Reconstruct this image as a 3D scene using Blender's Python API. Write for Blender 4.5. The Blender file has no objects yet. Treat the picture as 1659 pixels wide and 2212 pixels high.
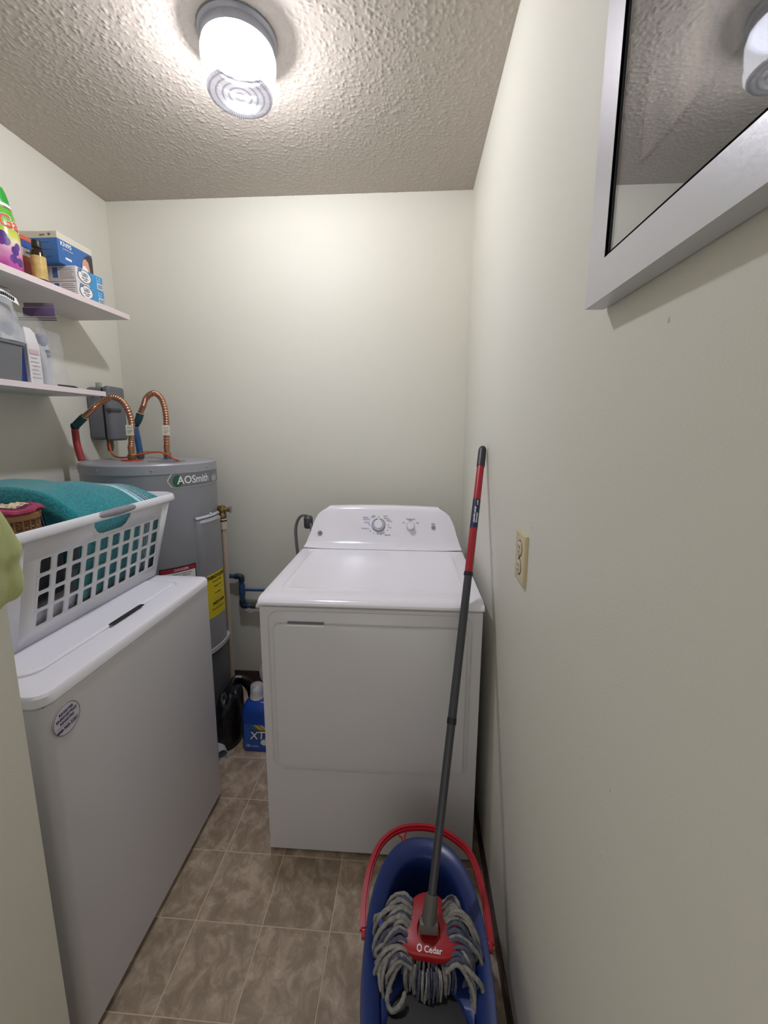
import bpy, bmesh, math, random
import numpy as np
from mathutils import Vector, Matrix
random.seed(7)
PI = math.pi
sc = bpy.context.scene
C = sc.collection

# ---------------------------------------------------------------- camera, world, exposure
F_PX, W_PX, H_PX = 881.87, 1659.0, 2212.0
CAM = Vector((0.0, 0.0, 1.4261))
yaw, pitch, roll = math.radians(3.7546), math.radians(-9.2321), math.radians(0.3084)
fwd = Vector((-math.sin(yaw)*math.cos(pitch), math.cos(yaw)*math.cos(pitch), math.sin(pitch)))
r0 = Vector((math.cos(yaw), math.sin(yaw), 0)); u0 = r0.cross(fwd)
rr_ = r0*math.cos(roll)+u0*math.sin(roll); uu_ = -r0*math.sin(roll)+u0*math.cos(roll)
cd = bpy.data.cameras.new('camera'); cam = bpy.data.objects.new('camera', cd); C.objects.link(cam)
cam.matrix_world = Matrix(((rr_.x, uu_.x, -fwd.x, CAM.x), (rr_.y, uu_.y, -fwd.y, CAM.y), (rr_.z, uu_.z, -fwd.z, CAM.z), (0, 0, 0, 1)))
cd.sensor_fit = 'VERTICAL'; cd.sensor_height = 36.0; cd.lens = F_PX/H_PX*36.0
cd.shift_x = -2.76/H_PX; cd.shift_y = -33.59/H_PX
cd.clip_start = 0.01
sc.camera = cam
wd = bpy.data.worlds.new('world'); sc.world = wd; wd.use_nodes = True
wd.node_tree.nodes['Background'].inputs[0].default_value = (1.0, 0.965, 0.92, 1)   # even fill added as the adjoining room's light, through the doorway behind the camera
wd.node_tree.nodes['Background'].inputs[1].default_value = 1.0
sc.view_settings.view_transform = 'Standard'; sc.view_settings.look = 'None'
sc.view_settings.gamma = 1.0; sc.view_settings.use_curve_mapping = False
sc.view_settings.exposure = 0.0
sc.cycles.max_bounces = 10; sc.cycles.diffuse_bounces = 6; sc.cycles.transparent_max_bounces = 16
sc.cycles.sample_clamp_indirect = 4.0
BULB = 1140.0        # radiance of the lit bulb inside the ceiling drum

# ---------------------------------------------------------------- room numbers
XL, XR, YB, H = -1.505, 0.2577, 2.087, 2.512
YN = -0.9          # wall behind the camera
XJ, YJ = -0.672, 0.60   # end of the entry wall on the left

# ---------------------------------------------------------------- helpers
def lin(h):
    v = [int(h[i:i+2], 16)/255 for i in (0, 2, 4)]
    return tuple((c/12.92 if c <= .04045 else ((c+.055)/1.055)**2.4) for c in v)
MATS = {}
def mk(name, col, rough=.5, metal=0, bump=None, var=None, coat=0, spec=.5, sheen=0, alpha=None, trans=0):
    """principled material; bump=(scale, strength, distance), var=(scale, amount) mottles the colour"""
    if name in MATS: return MATS[name]
    m = bpy.data.materials.new(name); m.use_nodes = True
    nt = m.node_tree; b = nt.nodes['Principled BSDF']
    c = lin(col) if isinstance(col, str) else col
    b.inputs['Base Color'].default_value = (*c, 1); b.inputs['Roughness'].default_value = rough
    b.inputs['Metallic'].default_value = metal; b.inputs['Coat Weight'].default_value = coat
    b.inputs['Specular IOR Level'].default_value = spec; b.inputs['Sheen Weight'].default_value = sheen
    b.inputs['Transmission Weight'].default_value = trans
    if alpha is not None: b.inputs['Alpha'].default_value = alpha
    tc = nt.nodes.new('ShaderNodeTexCoord')
    if var:
        n = nt.nodes.new('ShaderNodeTexNoise'); n.inputs['Scale'].default_value = var[0]; n.inputs['Detail'].default_value = 5
        nt.links.new(tc.outputs['Object'], n.inputs['Vector'])
        mr = nt.nodes.new('ShaderNodeMapRange'); mr.inputs[3].default_value = 1-var[1]; mr.inputs[4].default_value = 1+var[1]
        mr.inputs[1].default_value = .3; mr.inputs[2].default_value = .7
        nt.links.new(n.outputs[0], mr.inputs[0])
        mx = nt.nodes.new('ShaderNodeVectorMath'); mx.operation = 'SCALE'; mx.inputs[0].default_value = c
        nt.links.new(mr.outputs[0], mx.inputs['Scale']); nt.links.new(mx.outputs[0], b.inputs['Base Color'])
    if bump:
        n = nt.nodes.new('ShaderNodeTexNoise'); n.inputs['Scale'].default_value = bump[0]; n.inputs['Detail'].default_value = 3
        nt.links.new(tc.outputs['Object'], n.inputs['Vector'])
        bp = nt.nodes.new('ShaderNodeBump'); bp.inputs['Strength'].default_value = bump[1]; bp.inputs['Distance'].default_value = bump[2]
        nt.links.new(n.outputs[0], bp.inputs['Height']); nt.links.new(bp.outputs[0], b.inputs['Normal'])
    MATS[name] = m
    return m
def setp(o, label=None, cat=None, group=None, kind=None):
    if label: o['label'] = label
    if cat: o['category'] = cat
    if group: o['group'] = group
    if kind: o['kind'] = kind
    return o
def thing(name, label, cat, loc=(0, 0, 0), rz=0, group=None):
    o = bpy.data.objects.new(name, None); o.empty_display_size = .05; C.objects.link(o)
    o.location = loc; o.rotation_euler = (0, 0, rz); setp(o, label, cat, group)
    return o
def obj(name, bm, mat, parent=None, smooth=35, label=None):
    me = bpy.data.meshes.new(name); bmesh.ops.recalc_face_normals(bm, faces=bm.faces[:]); bm.to_mesh(me); bm.free()
    for m in (mat if isinstance(mat, (list, tuple)) else [mat]): me.materials.append(m)
    if smooth:
        for p in me.polygons: p.use_smooth = True
        me.set_sharp_from_angle(angle=math.radians(smooth))
    o = bpy.data.objects.new(name, me); C.objects.link(o)
    if parent: o.parent = parent
    if label: o['label'] = label
    return o
def B(): return bmesh.new()
def box(bm, x0, x1, y0, y1, z0, z1, r=0, seg=2, mi=0):
    g = bmesh.ops.create_cube(bm, size=1, matrix=Matrix.Translation(((x0+x1)/2, (y0+y1)/2, (z0+z1)/2)) @ Matrix.Diagonal((abs(x1-x0), abs(y1-y0), abs(z1-z0), 1)))
    fs = list({f for v in g['verts'] for f in v.link_faces})
    if r > 0:
        es = list({e for v in g['verts'] for e in v.link_edges})
        res = bmesh.ops.bevel(bm, geom=es, offset=r, segments=seg, profile=.5, affect='EDGES')
        fs = fs+list(res['faces'])
    for f in fs:
        if f.is_valid: f.material_index = mi
    return bm
def rings(bm, loops, closed=True, cap0=True, cap1=True, mi=0):
    """bridge successive loops of points"""
    vs = [[bm.verts.new(p) for p in L] for L in loops]
    n = len(vs[0])
    for a, b in zip(vs, vs[1:]):
        for i in range(n if closed else n-1):
            j = (i+1) % n
            try:
                f = bm.faces.new((a[i], a[j], b[j], b[i])); f.material_index = mi
            except ValueError: pass
    if closed and cap0: bm.faces.new(vs[0]).material_index = mi
    if closed and cap1: bm.faces.new(vs[-1][::-1]).material_index = mi
    return vs
def lathe(bm, prof, c=(0, 0, 0), seg=32, cap0=True, cap1=True, axis='z', mi=0, sx=1, sy=1):
    L = []
    for r, z in prof:
        r = max(r, 1e-5); q = []
        for i in range(seg):
            a = 2*PI*i/seg; x, y = r*math.cos(a)*sx, r*math.sin(a)*sy
            if axis == 'z': p = (x, y, z)
            elif axis == 'y': p = (x, z, y)
            else: p = (z, x, y)
            q.append((p[0]+c[0], p[1]+c[1], p[2]+c[2]))
        L.append(q)
    rings(bm, L, True, cap0, cap1, mi); return bm
def spline(pts, n=8):
    """Catmull-Rom through the points"""
    P = [Vector(p) for p in pts]; P = [P[0]*2-P[1]]+P+[P[-1]*2-P[-2]]; out = []
    for i in range(1, len(P)-2):
        for k in range(n):
            t = k/n; a, b, c, d = P[i-1], P[i], P[i+1], P[i+2]
            out.append(.5*((2*b)+(c-a)*t+(2*a-5*b+4*c-d)*t*t+(3*b-a-3*c+d)*t**3))
    out.append(P[-2]); return out
def tube(bm, pts, r, seg=10, mi=0, flat=1.0):
    P = [Vector(p) for p in pts]; n = len(P); L = []
    up = Vector((0, 0, 1)); t0 = (P[1]-P[0]).normalized()
    if abs(t0.dot(up)) > .9: up = Vector((0, 1, 0))
    nrm = (up-t0*up.dot(t0)).normalized()
    for i in range(n):
        t = (P[min(i+1, n-1)]-P[max(i-1, 0)]).normalized()
        nrm = (nrm-t*nrm.dot(t)).normalized(); bn = t.cross(nrm)
        R = r[i] if isinstance(r, (list, tuple)) else r
        L.append([P[i]+R*(math.cos(2*PI*k/seg)*nrm+flat*math.sin(2*PI*k/seg)*bn) for k in range(seg)])
    rings(bm, L, mi=mi); return bm
def rrect(cx, cy, w, h, r, n=5):
    pts = []
    for (sx, sy, a0) in ((1, 1, 0), (-1, 1, 90), (-1, -1, 180), (1, -1, 270)):
        for k in range(n+1):
            a = math.radians(a0+90*k/n)
            pts.append((cx+sx*(w/2-r)+r*math.cos(a), cy+sy*(h/2-r)+r*math.sin(a)))
    return pts
def frame(o, u, v):
    """matrix whose local x runs along u and y along v, origin o (for flat print)"""
    u = Vector(u).normalized(); v = Vector(v).normalized(); w = u.cross(v)
    return Matrix(((u.x, v.x, w.x, o[0]), (u.y, v.y, w.y, o[1]), (u.z, v.z, w.z, o[2]), (0, 0, 0, 1)))
_dg = None
def text(s, size, mat, parent, M, name='lettering', align='CENTER', bend=None, shear=0, bold=0, width=1.0, depth=.0002):
    cu = bpy.data.curves.new('t', 'FONT'); cu.body = s; cu.size = size; cu.align_x = align; cu.align_y = 'CENTER'
    cu.extrude = depth; cu.shear = shear; cu.offset = bold; cu.resolution_u = 3
    t = bpy.data.objects.new('t', cu); C.objects.link(t); bpy.context.view_layer.update()
    me = bpy.data.meshes.new_from_object(t.evaluated_get(bpy.context.evaluated_depsgraph_get()))
    bpy.data.objects.remove(t); bpy.data.curves.remove(cu)
    for v in me.vertices:
        v.co.x *= width
        if bend: v.co = bend(v.co)
        elif M is not None: v.co = M @ v.co
    me.materials.clear(); me.materials.append(mat); me.name = name
    o = bpy.data.objects.new(name, me); C.objects.link(o)
    if parent: o.parent = parent
    return o
def dup(root, loc, rz=None, label=None):
    r = root.copy(); C.objects.link(r); r.location = loc
    if rz is not None: r.rotation_euler = (0, 0, rz)
    if label: r['label'] = label
    for ch in list(root.children):
        c = ch.copy(); C.objects.link(c); c.parent = r
        for g in ch.children:
            d = g.copy(); C.objects.link(d); d.parent = c
    return r

# ---------------------------------------------------------------- materials
M_wall = mk('wall_paint', 'd8d7cc', .55, bump=(260, .25, .0012), spec=.3)
M_ceil = mk('ceiling_texture', 'b9b1a8', .75, bump=(500, .3, .001), spec=.2)
M_enamel = mk('white_enamel', 'eeedf5', .14, bump=(5, .03, .002), spec=.55)
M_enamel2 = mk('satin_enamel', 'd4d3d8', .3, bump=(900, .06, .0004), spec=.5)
M_gap = mk('dark_gap', '1a1a1c', .8)
M_shelf = mk('shelf_white', 'd9d4d2', .55, bump=(120, .1, .001))
M_edge = mk('shelf_edge', 'dccfcf', .6, bump=(300, .3, .0008))
M_black = mk('black_plastic', '131318', .45)
M_dgrey = mk('dark_grey_plastic', '46464b', .45)

# ================================================================= STRUCTURE
def wallbox(name, *a, mat=M_wall):
    return setp(obj(name, box(B(), *a), mat, smooth=0), kind='structure')
wallbox('wall_back', XL-.1, XR+.1, YB, YB+.1, 0, H)
wall_right = wallbox('wall_right', XR, XR+.1, YN, YB, 0, H)
wallbox('wall_left', XL-.1, XL, YJ-.02, YB, 0, H)
wallbox('wall_entry', XL-.1, XJ, YN, YJ, 0, H)
wallbox('wall_near', XJ-.1, XR+.1, YN-.1, YN, 2.08, H)   # lintel over the open doorway behind the camera
for i, (y, z, s) in enumerate([(.456, 1.538, .004), (.867, 1.222, .002), (.556, .947, .003), (.471, .977, .005), (.474, .876, .005), (1.273, 1.049, .0015), (1.262, 1.045, .0015), (1.25, 1.04, .0015)]):
    b = B(); lathe(b, [(s*.9, 0), (s*.6, -.0009), (.0002, -.0012)], (XR, y, z), 7, axis='x', sx=.5)
    obj('paint_chip', b, mk('chip_pale' if i < 5 else 'chip_dark', 'cfcdb9' if i < 5 else '6b6558', .7), wall_right)

# ceiling: sprayed popcorn texture as real relief
def ceiling():
    st = .0027
    xs = np.arange(XL, XR+st, st); xs[-1] = XR
    ys = np.arange(.45, YB+st, st); ys[-1] = YB
    rng = np.random.default_rng(3)
    hgt = np.zeros((len(ys), len(xs)))
    n = 34000
    cx = rng.uniform(0, len(xs), n); cy = rng.uniform(0, len(ys), n)
    rad = np.clip(rng.gamma(2.0, .22, n)+.55, .6, 1.9); amp = np.clip(rad*.0011, .0006, .0019)
    for a, b_, r, h in zip(cx, cy, rad, amp):
        k = int(r*2)+1; i0, i1 = max(0, int(b_)-k), min(len(ys), int(b_)+k+2); j0, j1 = max(0, int(a)-k), min(len(xs), int(a)+k+2)
        if i0 >= i1 or j0 >= j1: continue
        yy, xx = np.mgrid[i0:i1, j0:j1]
        e = rng.uniform(.7, 1.4)
        g = h*np.exp(-(((xx-a)*e)**2+((yy-b_)/e)**2)/(r*r))
        hgt[i0:i1, j0:j1] = np.maximum(hgt[i0:i1, j0:j1], g)
    hgt += rng.normal(0, .00012, hgt.shape)
    X, Y = np.meshgrid(xs, ys)
    V = np.stack([X, Y, H-hgt], -1).reshape(-1, 3)
    ny, nx = hgt.shape; idx = np.arange(ny*nx).reshape(ny, nx)
    Fq = np.stack([idx[:-1, :-1], idx[1:, :-1], idx[1:, 1:], idx[:-1, 1:]], -1).reshape(-1, 4)
    me = bpy.data.meshes.new('ceiling'); me.vertices.add(len(V)); me.vertices.foreach_set('co', V.ravel())
    me.loops.add(len(Fq)*4); me.loops.foreach_set('vertex_index', Fq.ravel())
    me.polygons.add(len(Fq)); me.polygons.foreach_set('loop_start', np.arange(0, len(Fq)*4, 4)); me.polygons.foreach_set('loop_total', np.full(len(Fq), 4))
    me.update(); me.polygons.foreach_set('use_smooth', np.ones(len(Fq), bool)); me.materials.append(M_ceil)
    o = bpy.data.objects.new('ceiling', me); C.objects.link(o); o['kind'] = 'structure'
    s = obj('ceiling_slab', box(B(), XL-.1, XR+.1, YN-.1, YB+.1, H+.001, H+.1), M_ceil, o, smooth=0)
ceiling()

# floor: grout-coloured bed, one object per vinyl tile
def tile_mat():
    m = bpy.data.materials.new('vinyl_tile'); m.use_nodes = True; nt = m.node_tree; b = nt.nodes['Principled BSDF']
    g = nt.nodes.new('ShaderNodeNewGeometry')
    oi = nt.nodes.new('ShaderNodeObjectInfo')
    off = nt.nodes.new('ShaderNodeVectorMath'); off.operation = 'SCALE'; off.inputs[0].default_value = (7, 3, 5)
    nt.links.new(oi.outputs['Random'], off.inputs['Scale'])
    ad = nt.nodes.new('ShaderNodeVectorMath'); ad.operation = 'ADD'
    nt.links.new(g.outputs['Position'], ad.inputs[0]); nt.links.new(off.outputs[0], ad.inputs[1])
    mp = nt.nodes.new('ShaderNodeMapping'); mp.inputs['Scale'].default_value = (1.2, 1.0, 1); mp.inputs['Rotation'].default_value = (0, 0, .5)
    nt.links.new(ad.outputs[0], mp.inputs[0])
    n1 = nt.nodes.new('ShaderNodeTexNoise'); n1.inputs['Scale'].default_value = 17; n1.inputs['Detail'].default_value = 9; n1.inputs['Distortion'].default_value = .5; n1.inputs['Roughness'].default_value = .68
    nt.links.new(mp.outputs[0], n1.inputs['Vector'])
    cr = nt.nodes.new('ShaderNodeValToRGB'); e = cr.color_ramp.elements
    e[0].position = .28; e[0].color = (*lin('85735f'), 1); e[1].position = .74; e[1].color = (*lin('d4c4b0'), 1)
    x = cr.color_ramp.elements.new(.47); x.color = (*lin('9f8d79'), 1); x = cr.color_ramp.elements.new(.56); x.color = (*lin('b3a18d'), 1)
    nt.links.new(n1.outputs[0], cr.inputs[0])
    mr = nt.nodes.new('ShaderNodeMapRange'); mr.inputs[3].default_value = .9; mr.inputs[4].default_value = 1.08
    nt.links.new(oi.outputs['Random'], mr.inputs[0])
    sv = nt.nodes.new('ShaderNodeVectorMath'); sv.operation = 'SCALE'
    nt.links.new(cr.outputs[0], sv.inputs[0]); nt.links.new(mr.outputs[0], sv.inputs['Scale'])
    nt.links.new(sv.outputs[0], b.inputs['Base Color'])
    bp = nt.nodes.new('ShaderNodeBump'); bp.inputs['Strength'].default_value = .3; bp.inputs['Distance'].default_value = .002
    nt.links.new(n1.outputs[0], bp.inputs['Height']); nt.links.new(bp.outputs[0], b.inputs['Normal'])
    b.inputs['Roughness'].default_value = .42; b.inputs['Specular IOR Level'].default_value = .4
    return m
M_tile = tile_mat()
floor = setp(obj('floor', box(B(), XL-.1, XR+.1, YN-.1, YB+.1, -.1, -.0012), mk('pale_joint', 'd0c0aa', .8), smooth=0), kind='structure')
TS = .1999; tx0, ty0 = -.6149, .9474; cache = {}
for i in range(-5, 5):
    for j in range(-4, 7):
        x0, x1 = tx0+i*TS, tx0+(i+1)*TS; y0, y1 = ty0+j*TS, ty0+(j+1)*TS
        x0, x1, y0, y1 = max(x0, XL), min(x1, XR), y0, min(y1, YB)
        if x1-x0 < .01 or y1-y0 < .01 or (x1 < XJ and y1 < YJ): continue
        k = (round(x1-x0, 3), round(y1-y0, 3))
        if k not in cache:
            w, d = (x1-x0)/2-.0017, (y1-y0)/2-.0017
            bm_ = B(); rings(bm_, [[(sx*(w+e), sy*(d+e), z) for sx, sy in ((-1, -1), (1, -1), (1, 1), (-1, 1))] for e, z in ((0, -.0015), (0, -.0006), (-.0012, 0))], cap0=False)
            o = obj('tile', bm_, M_tile, floor, smooth=0); cache[k] = o.data
        else:
            o = bpy.data.objects.new('tile', cache[k]); C.objects.link(o); o.parent = floor
        o.location = ((x0+x1)/2, (y0+y1)/2, 0)
M_base = mk('brown_vinyl_base', '43322e', .5)
setp(obj('baseboard_back', box(B(), XL, XR, YB-.008, YB, 0, .068, .002), M_base), kind='structure')
setp(obj('baseboard_right', box(B(), XR-.006, XR, YN, YB-.008, 0, .06, .002), M_base), kind='structure')

# ================================================================= CEILING LIGHT
def drum_mat(name, k_lo, k_hi, radial=False, clear=.97, scale=60, cx=-.507, cy=1.306):
    """pressed clear glass with a little frosting: mostly lets light through, scatters k of it"""
    m = bpy.data.materials.new(name); m.use_nodes = True; nt = m.node_tree; nt.nodes.clear()
    out = nt.nodes.new('ShaderNodeOutputMaterial'); tr = nt.nodes.new('ShaderNodeBsdfTransparent'); tl = nt.nodes.new('ShaderNodeBsdfTranslucent')
    gl = nt.nodes.new('ShaderNodeBsdfGlossy'); gl.inputs['Roughness'].default_value = .15
    tr.inputs[0].default_value = (clear, clear*1.005, clear*1.03, 1); tl.inputs[0].default_value = (.93, .95, 1, 1)
    m1 = nt.nodes.new('ShaderNodeMixShader'); m2 = nt.nodes.new('ShaderNodeMixShader')
    val = nt.nodes.new('ShaderNodeMapRange'); val.inputs[3].default_value = k_lo; val.inputs[4].default_value = k_hi
    tc = nt.nodes.new('ShaderNodeTexCoord'); sp = nt.nodes.new('ShaderNodeSeparateXYZ'); nt.links.new(tc.outputs['Object'], sp.inputs[0])
    def mth(op, a, b=None):
        q = nt.nodes.new('ShaderNodeMath'); q.operation = op
        for i, v in enumerate((a, b)):
            if v is None: continue
            if hasattr(v, 'links'): nt.links.new(v, q.inputs[i])
            else: q.inputs[i].default_value = v
        return q.outputs[0]
    X, Y, Z = sp.outputs
    if radial:
        ang = mth('ARCTAN2', Y, X); rad = mth('SQRT', mth('ADD', mth('MULTIPLY', X, X), mth('MULTIPLY', Y, Y)))
        ray = mth('SINE', mth('MULTIPLY', ang, 90.0)); ring = mth('SINE', mth('MULTIPLY', rad, 360.0))
        f = mth('MULTIPLY', mth('GREATER_THAN', ray, -.1), mth('GREATER_THAN', ring, -.55))
        nt.links.new(f, val.inputs[0])
        tint = nt.nodes.new('ShaderNodeMix'); tint.data_type = 'RGBA'
        nt.links.new(f, tint.inputs[0]); tint.inputs[6].default_value = (.50, .53, .62, 1); tint.inputs[7].default_value = (.97, .98, 1, 1)  # dark refraction lines of the prisms are put into this tint
        nt.links.new(tint.outputs[2], tr.inputs[0])
    else:
        n = nt.nodes.new('ShaderNodeTexNoise'); n.inputs['Scale'].default_value = scale; nt.links.new(tc.outputs['Object'], n.inputs['Vector']); nt.links.new(n.outputs[0], val.inputs[0])
    nt.links.new(val.outputs[0], m1.inputs[0]); nt.links.new(tr.outputs[0], m1.inputs[1]); nt.links.new(tl.outputs[0], m1.inputs[2])
    m2.inputs[0].default_value = .03; nt.links.new(m1.outputs[0], m2.inputs[1]); nt.links.new(gl.outputs[0], m2.inputs[2])
    nt.links.new(m2.outputs[0], out.inputs[0])
    return m
LX, LY = -.507, 1.306
t = thing('ceiling_light', 'round clear ribbed glass drum light on a grey metal base on the popcorn ceiling', 'light', (LX, LY, H))
b = B(); lathe(b, [(.106, .0), (.1075, -.006), (.104, -.014), (.101, -.016), (.1005, -.03), (.098, -.036), (.093, -.036), (.093, -.003)], seg=64, cap1=True)
obj('base', b, mk('brushed_grey_metal', 'a3a6b2', .38, metal=.55), t)
b = B(); lathe(b, [(.088, -.034), (.0985, -.040), (.1015, -.05), (.1015, -.066), (.0985, -.070), (.1, -.076), (.099, -.092), (.0955, -.104), (.0985, -.118), (.0965, -.132), (.0905, -.142)], seg=64, cap0=False, cap1=False)
glass = obj('glass_drum', b, drum_mat('pressed_glass', .13, .18, clear=.60), t, smooth=60)
b = B(); prof = [(.0905, -.142), (.087, -.1465), (.084, -.1455)]
for i in range(9):
    r = .080-i*.009; prof += [(r, -.1475), (r-.0045, -.1455)]
lathe(b, prof+[(.003, -.148)], seg=96, cap0=False)
obj('lens', b, drum_mat('prismatic_lens', .0004, .0040, radial=True), glass, smooth=60)
em = bpy.data.materials.new('lit_bulb'); em.use_nodes = True; nt = em.node_tree; nt.nodes.clear()
o_ = nt.nodes.new('ShaderNodeOutputMaterial'); e_ = nt.nodes.new('ShaderNodeEmission'); e_.inputs[0].default_value = (1.0, .975, 1.0, 1); e_.inputs[1].default_value = BULB
nt.links.new(e_.outputs[0], o_.inputs[0])
b = B(); lathe(b, [(.014, -.026), (.016, -.034), (.026, -.044), (.031, -.060), (.028, -.078), (.016, -.090), (.001, -.093)], (-.007, .004, 0), 20)
obj('bulb', b, em, t)
b = B(); lathe(b, [(.018, -.004), (.018, -.027), (.014, -.027)], (-.007, .004, 0), 16)
obj('socket', b, mk('porcelain', 'e8e4dc', .3), t)

# ================================================================= DRYER
dx, dy, drz = -.466, 1.162, math.radians(.4)
W, DL = .686, .70
t = thing('dryer', 'white front-loading clothes dryer standing against the right wall', 'dryer', (dx, dy, 0), drz)
b = B(); box(b, 0, W, .004, DL-.02, .008, .888, .006, 2)
# dished panel around the door, cut as a shallow ring
obj('cabinet', b, M_enamel2, t)
def ringplate(bm, outer, inner, y0, y1, yi):
    """raised border: outer loop at y0, inner loop stepping in to yi"""
    L = [[(x, y0, z) for x, z in outer], [(x, y1, z) for x, z in outer], [(x, y1, z) for x, z in inner], [(x, yi, z) for x, z in inner]]
    rings(bm, L, cap0=False, cap1=False)
N = 6
def rr(cx, cz, w, h, r): return rrect(cx, cz, w, h, r, N)
b = B()
outer = rr(W/2, .449, W, .878, .006); mid = rr(W/2-.002, .598, .632, .556, .035); inn = rr(W/2-.002, .596, .612, .538, .03)
rings(b, [[(x, .004, z) for x, z in outer], [(x, -.0005, z) for x, z in rr(W/2, .449, W-.004, .874, .006)], [(x, -.0005, z) for x, z in mid], [(x, .010, z) for x, z in inn]], cap0=False, cap1=True)
obj('front_panel', b, M_enamel2, t)
b = B()
D0 = rr(W/2, .585, .598, .498, .022)
def ins(e): return rr(W/2, .585, .598-2*e, .498-2*e, max(.022-e, .006))
rings(b, [[(x, .009, z) for x, z in D0], [(x, -.006, z) for x, z in ins(0)], [(x, -.010, z) for x, z in ins(.003)], [(x, -.0115, z) for x, z in ins(.010)]], cap0=True, cap1=True)
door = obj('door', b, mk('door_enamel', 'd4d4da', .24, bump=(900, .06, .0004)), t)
b = B(); box(b, .085, .205, -.012, -.006, .8295, .8345, .0015); obj('handle_lip', b, M_enamel, door)
b = B(); box(b, .088, .202, -.002, .0095, .8345, .839, .001); obj('handle_slot', b, mk('slot_shade', '77777c', .6), door)  # strip whose grey holds the shade inside the grip slot
# top lid with rounded front edge and shallow raised border
b = B(); sec = [(DL-.15, .892), (-.004, .892), (-.008, .897), (-.007, .903), (-.001, .909), (.012, .9145), (.035, .9165), (.05, .9155), (DL-.17, .9155)]
L = []
for x, e in ((-.003, .006), (-.0025, .002), (.004, 0), (.02, 0), (W-.02, 0), (W-.004, 0), (W+.0025, .002), (W+.003, .006)):
    L.append([(x, y+(e if y < .0 else 0), z-(e if z > .9 else 0)) for y, z in sec])
rings(b, L)
lid = obj('top_lid', b, M_enamel, t)
b = B(); rings(b, [[(x, y, .9150) for x, y in rrect(W/2, .295, .60, .46, .04)], [(x, y, .9172) for x, y in rrect(W/2, .295, .592, .452, .038)], [(x, y, .9172) for x, y in rrect(W/2, .295, .57, .43, .03)], [(x, y, .9160) for x, y in rrect(W/2, .295, .562, .422, .026)]], cap0=False)
obj('raised_border', b, M_enamel, lid)
# control console: concave sweep from the lid up to the slanted face
b = B(); prof = [(.535, .9155, 0), (.55, .918, .002), (.565, .925, .005), (.58, .94, .010), (.60, .97, .02), (.615, 1.0, .028), (.627, 1.03, .036), (.638, 1.055, .05), (.643, 1.068, .066), (.649, 1.079, .086), (.658, 1.084, .096), (.70, 1.084, .096), (.72, 1.075, .08), (.725, .9, .0)]
def arch(x, z):   # the console top bows slightly
    return z-.011*((x-W/2)/(W/2))**2*(1 if z > 1.0 else 0)
L = []
for y, z, e in prof:
    x0, x1 = e-.004, W+.004-e; q = []
    for k in range(25):
        x = x0+(x1-x0)*k/24; q.append((x, y+.018*(abs(x-W/2)/(W/2))**8*(1 if y < .66 else 0), arch(x, z)))
    L.append(q)
vs = [[b.verts.new(p) for p in q] for q in L]
for a_, c_ in zip(vs, vs[1:]):
    for k in range(24): b.faces.new((a_[k], a_[k+1], c_[k+1], c_[k]))
b.faces.new([q[0] for q in vs]); b.faces.new([q[-1] for q in vs][::-1])
console = obj('control_console', b, M_enamel, t, smooth=50)
# face coordinates on the slanted console
c0, c1 = Vector((0, .597, .965)), Vector((0, .638, 1.055)); up = (c1-c0).normalized(); nrm = Vector((0, -up.z, up.y))
def face(x, s, off=.001):   # s = height z on the face
    q = c0+up*((s-c0.z)/up.z); return Vector((x, q.y, q.z))+nrm*off
def FM(x, s, off=.0015): return frame(face(x, s, off), (1, 0, 0), up)
def disc(bm, M, prof, seg=32, mi=0):
    L = [[M @ Vector((r*math.cos(2*PI*i/seg), r*math.sin(2*PI*i/seg), z)) for i in range(seg)] for r, z in prof]; rings(bm, L, mi=mi)
M_chrome = mk('chrome', 'd6d8dc', .12, metal=1); M_ink = mk('grey_ink', '55555c', .6); M_blue = mk('blue_ink', '2f64b4', .6)
def knob(x, s, r):
    b = B(); disc(b, FM(x, s, 0), [(r*1.12, 0), (r*1.12, .004), (r*1.0, .007), (r*.92, .012)]); k = obj('knob', b, M_chrome, t)
    b = B(); disc(b, FM(x, s, 0), [(r*.92, .010), (r*.88, .022), (r*.78, .0245), (r*.74, .0245)]); obj('knob_cap', b, M_enamel, k, label='white knob cap')
    return k
k1x, k1s, k2x, k2s = .324, 1.006, .467, 1.002
knob(k1x, k1s, .0215); knob(k2x, k2s, .0165)
b = B()
for i in range(44):
    if i in (10, 11): continue
    a0, a1 = 2*PI*(i+.08)/44, 2*PI*(i+.92)/44; M = FM(k1x, k1s, .0012); pts = []
    for r, a in ((.0275, a0), (.0305, a0), (.0305, a1), (.0275, a1)): pts.append(M @ Vector((r*math.cos(a), r*math.sin(a), 0)))
    b.faces.new([b.verts.new(p) for p in pts]).material_index = 1 if 19 < i < 25 else 0
obj('dial_scale', b, [M_ink, M_blue], t, smooth=0)
b = B(); disc(b, FM(.568, 1.0, 0), [(.0085, 0), (.0085, .003), (.0075, .004)]); obj('start_button', b, mk('grey_button', '8d9198', .4), t, label='grey round push button')
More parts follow.
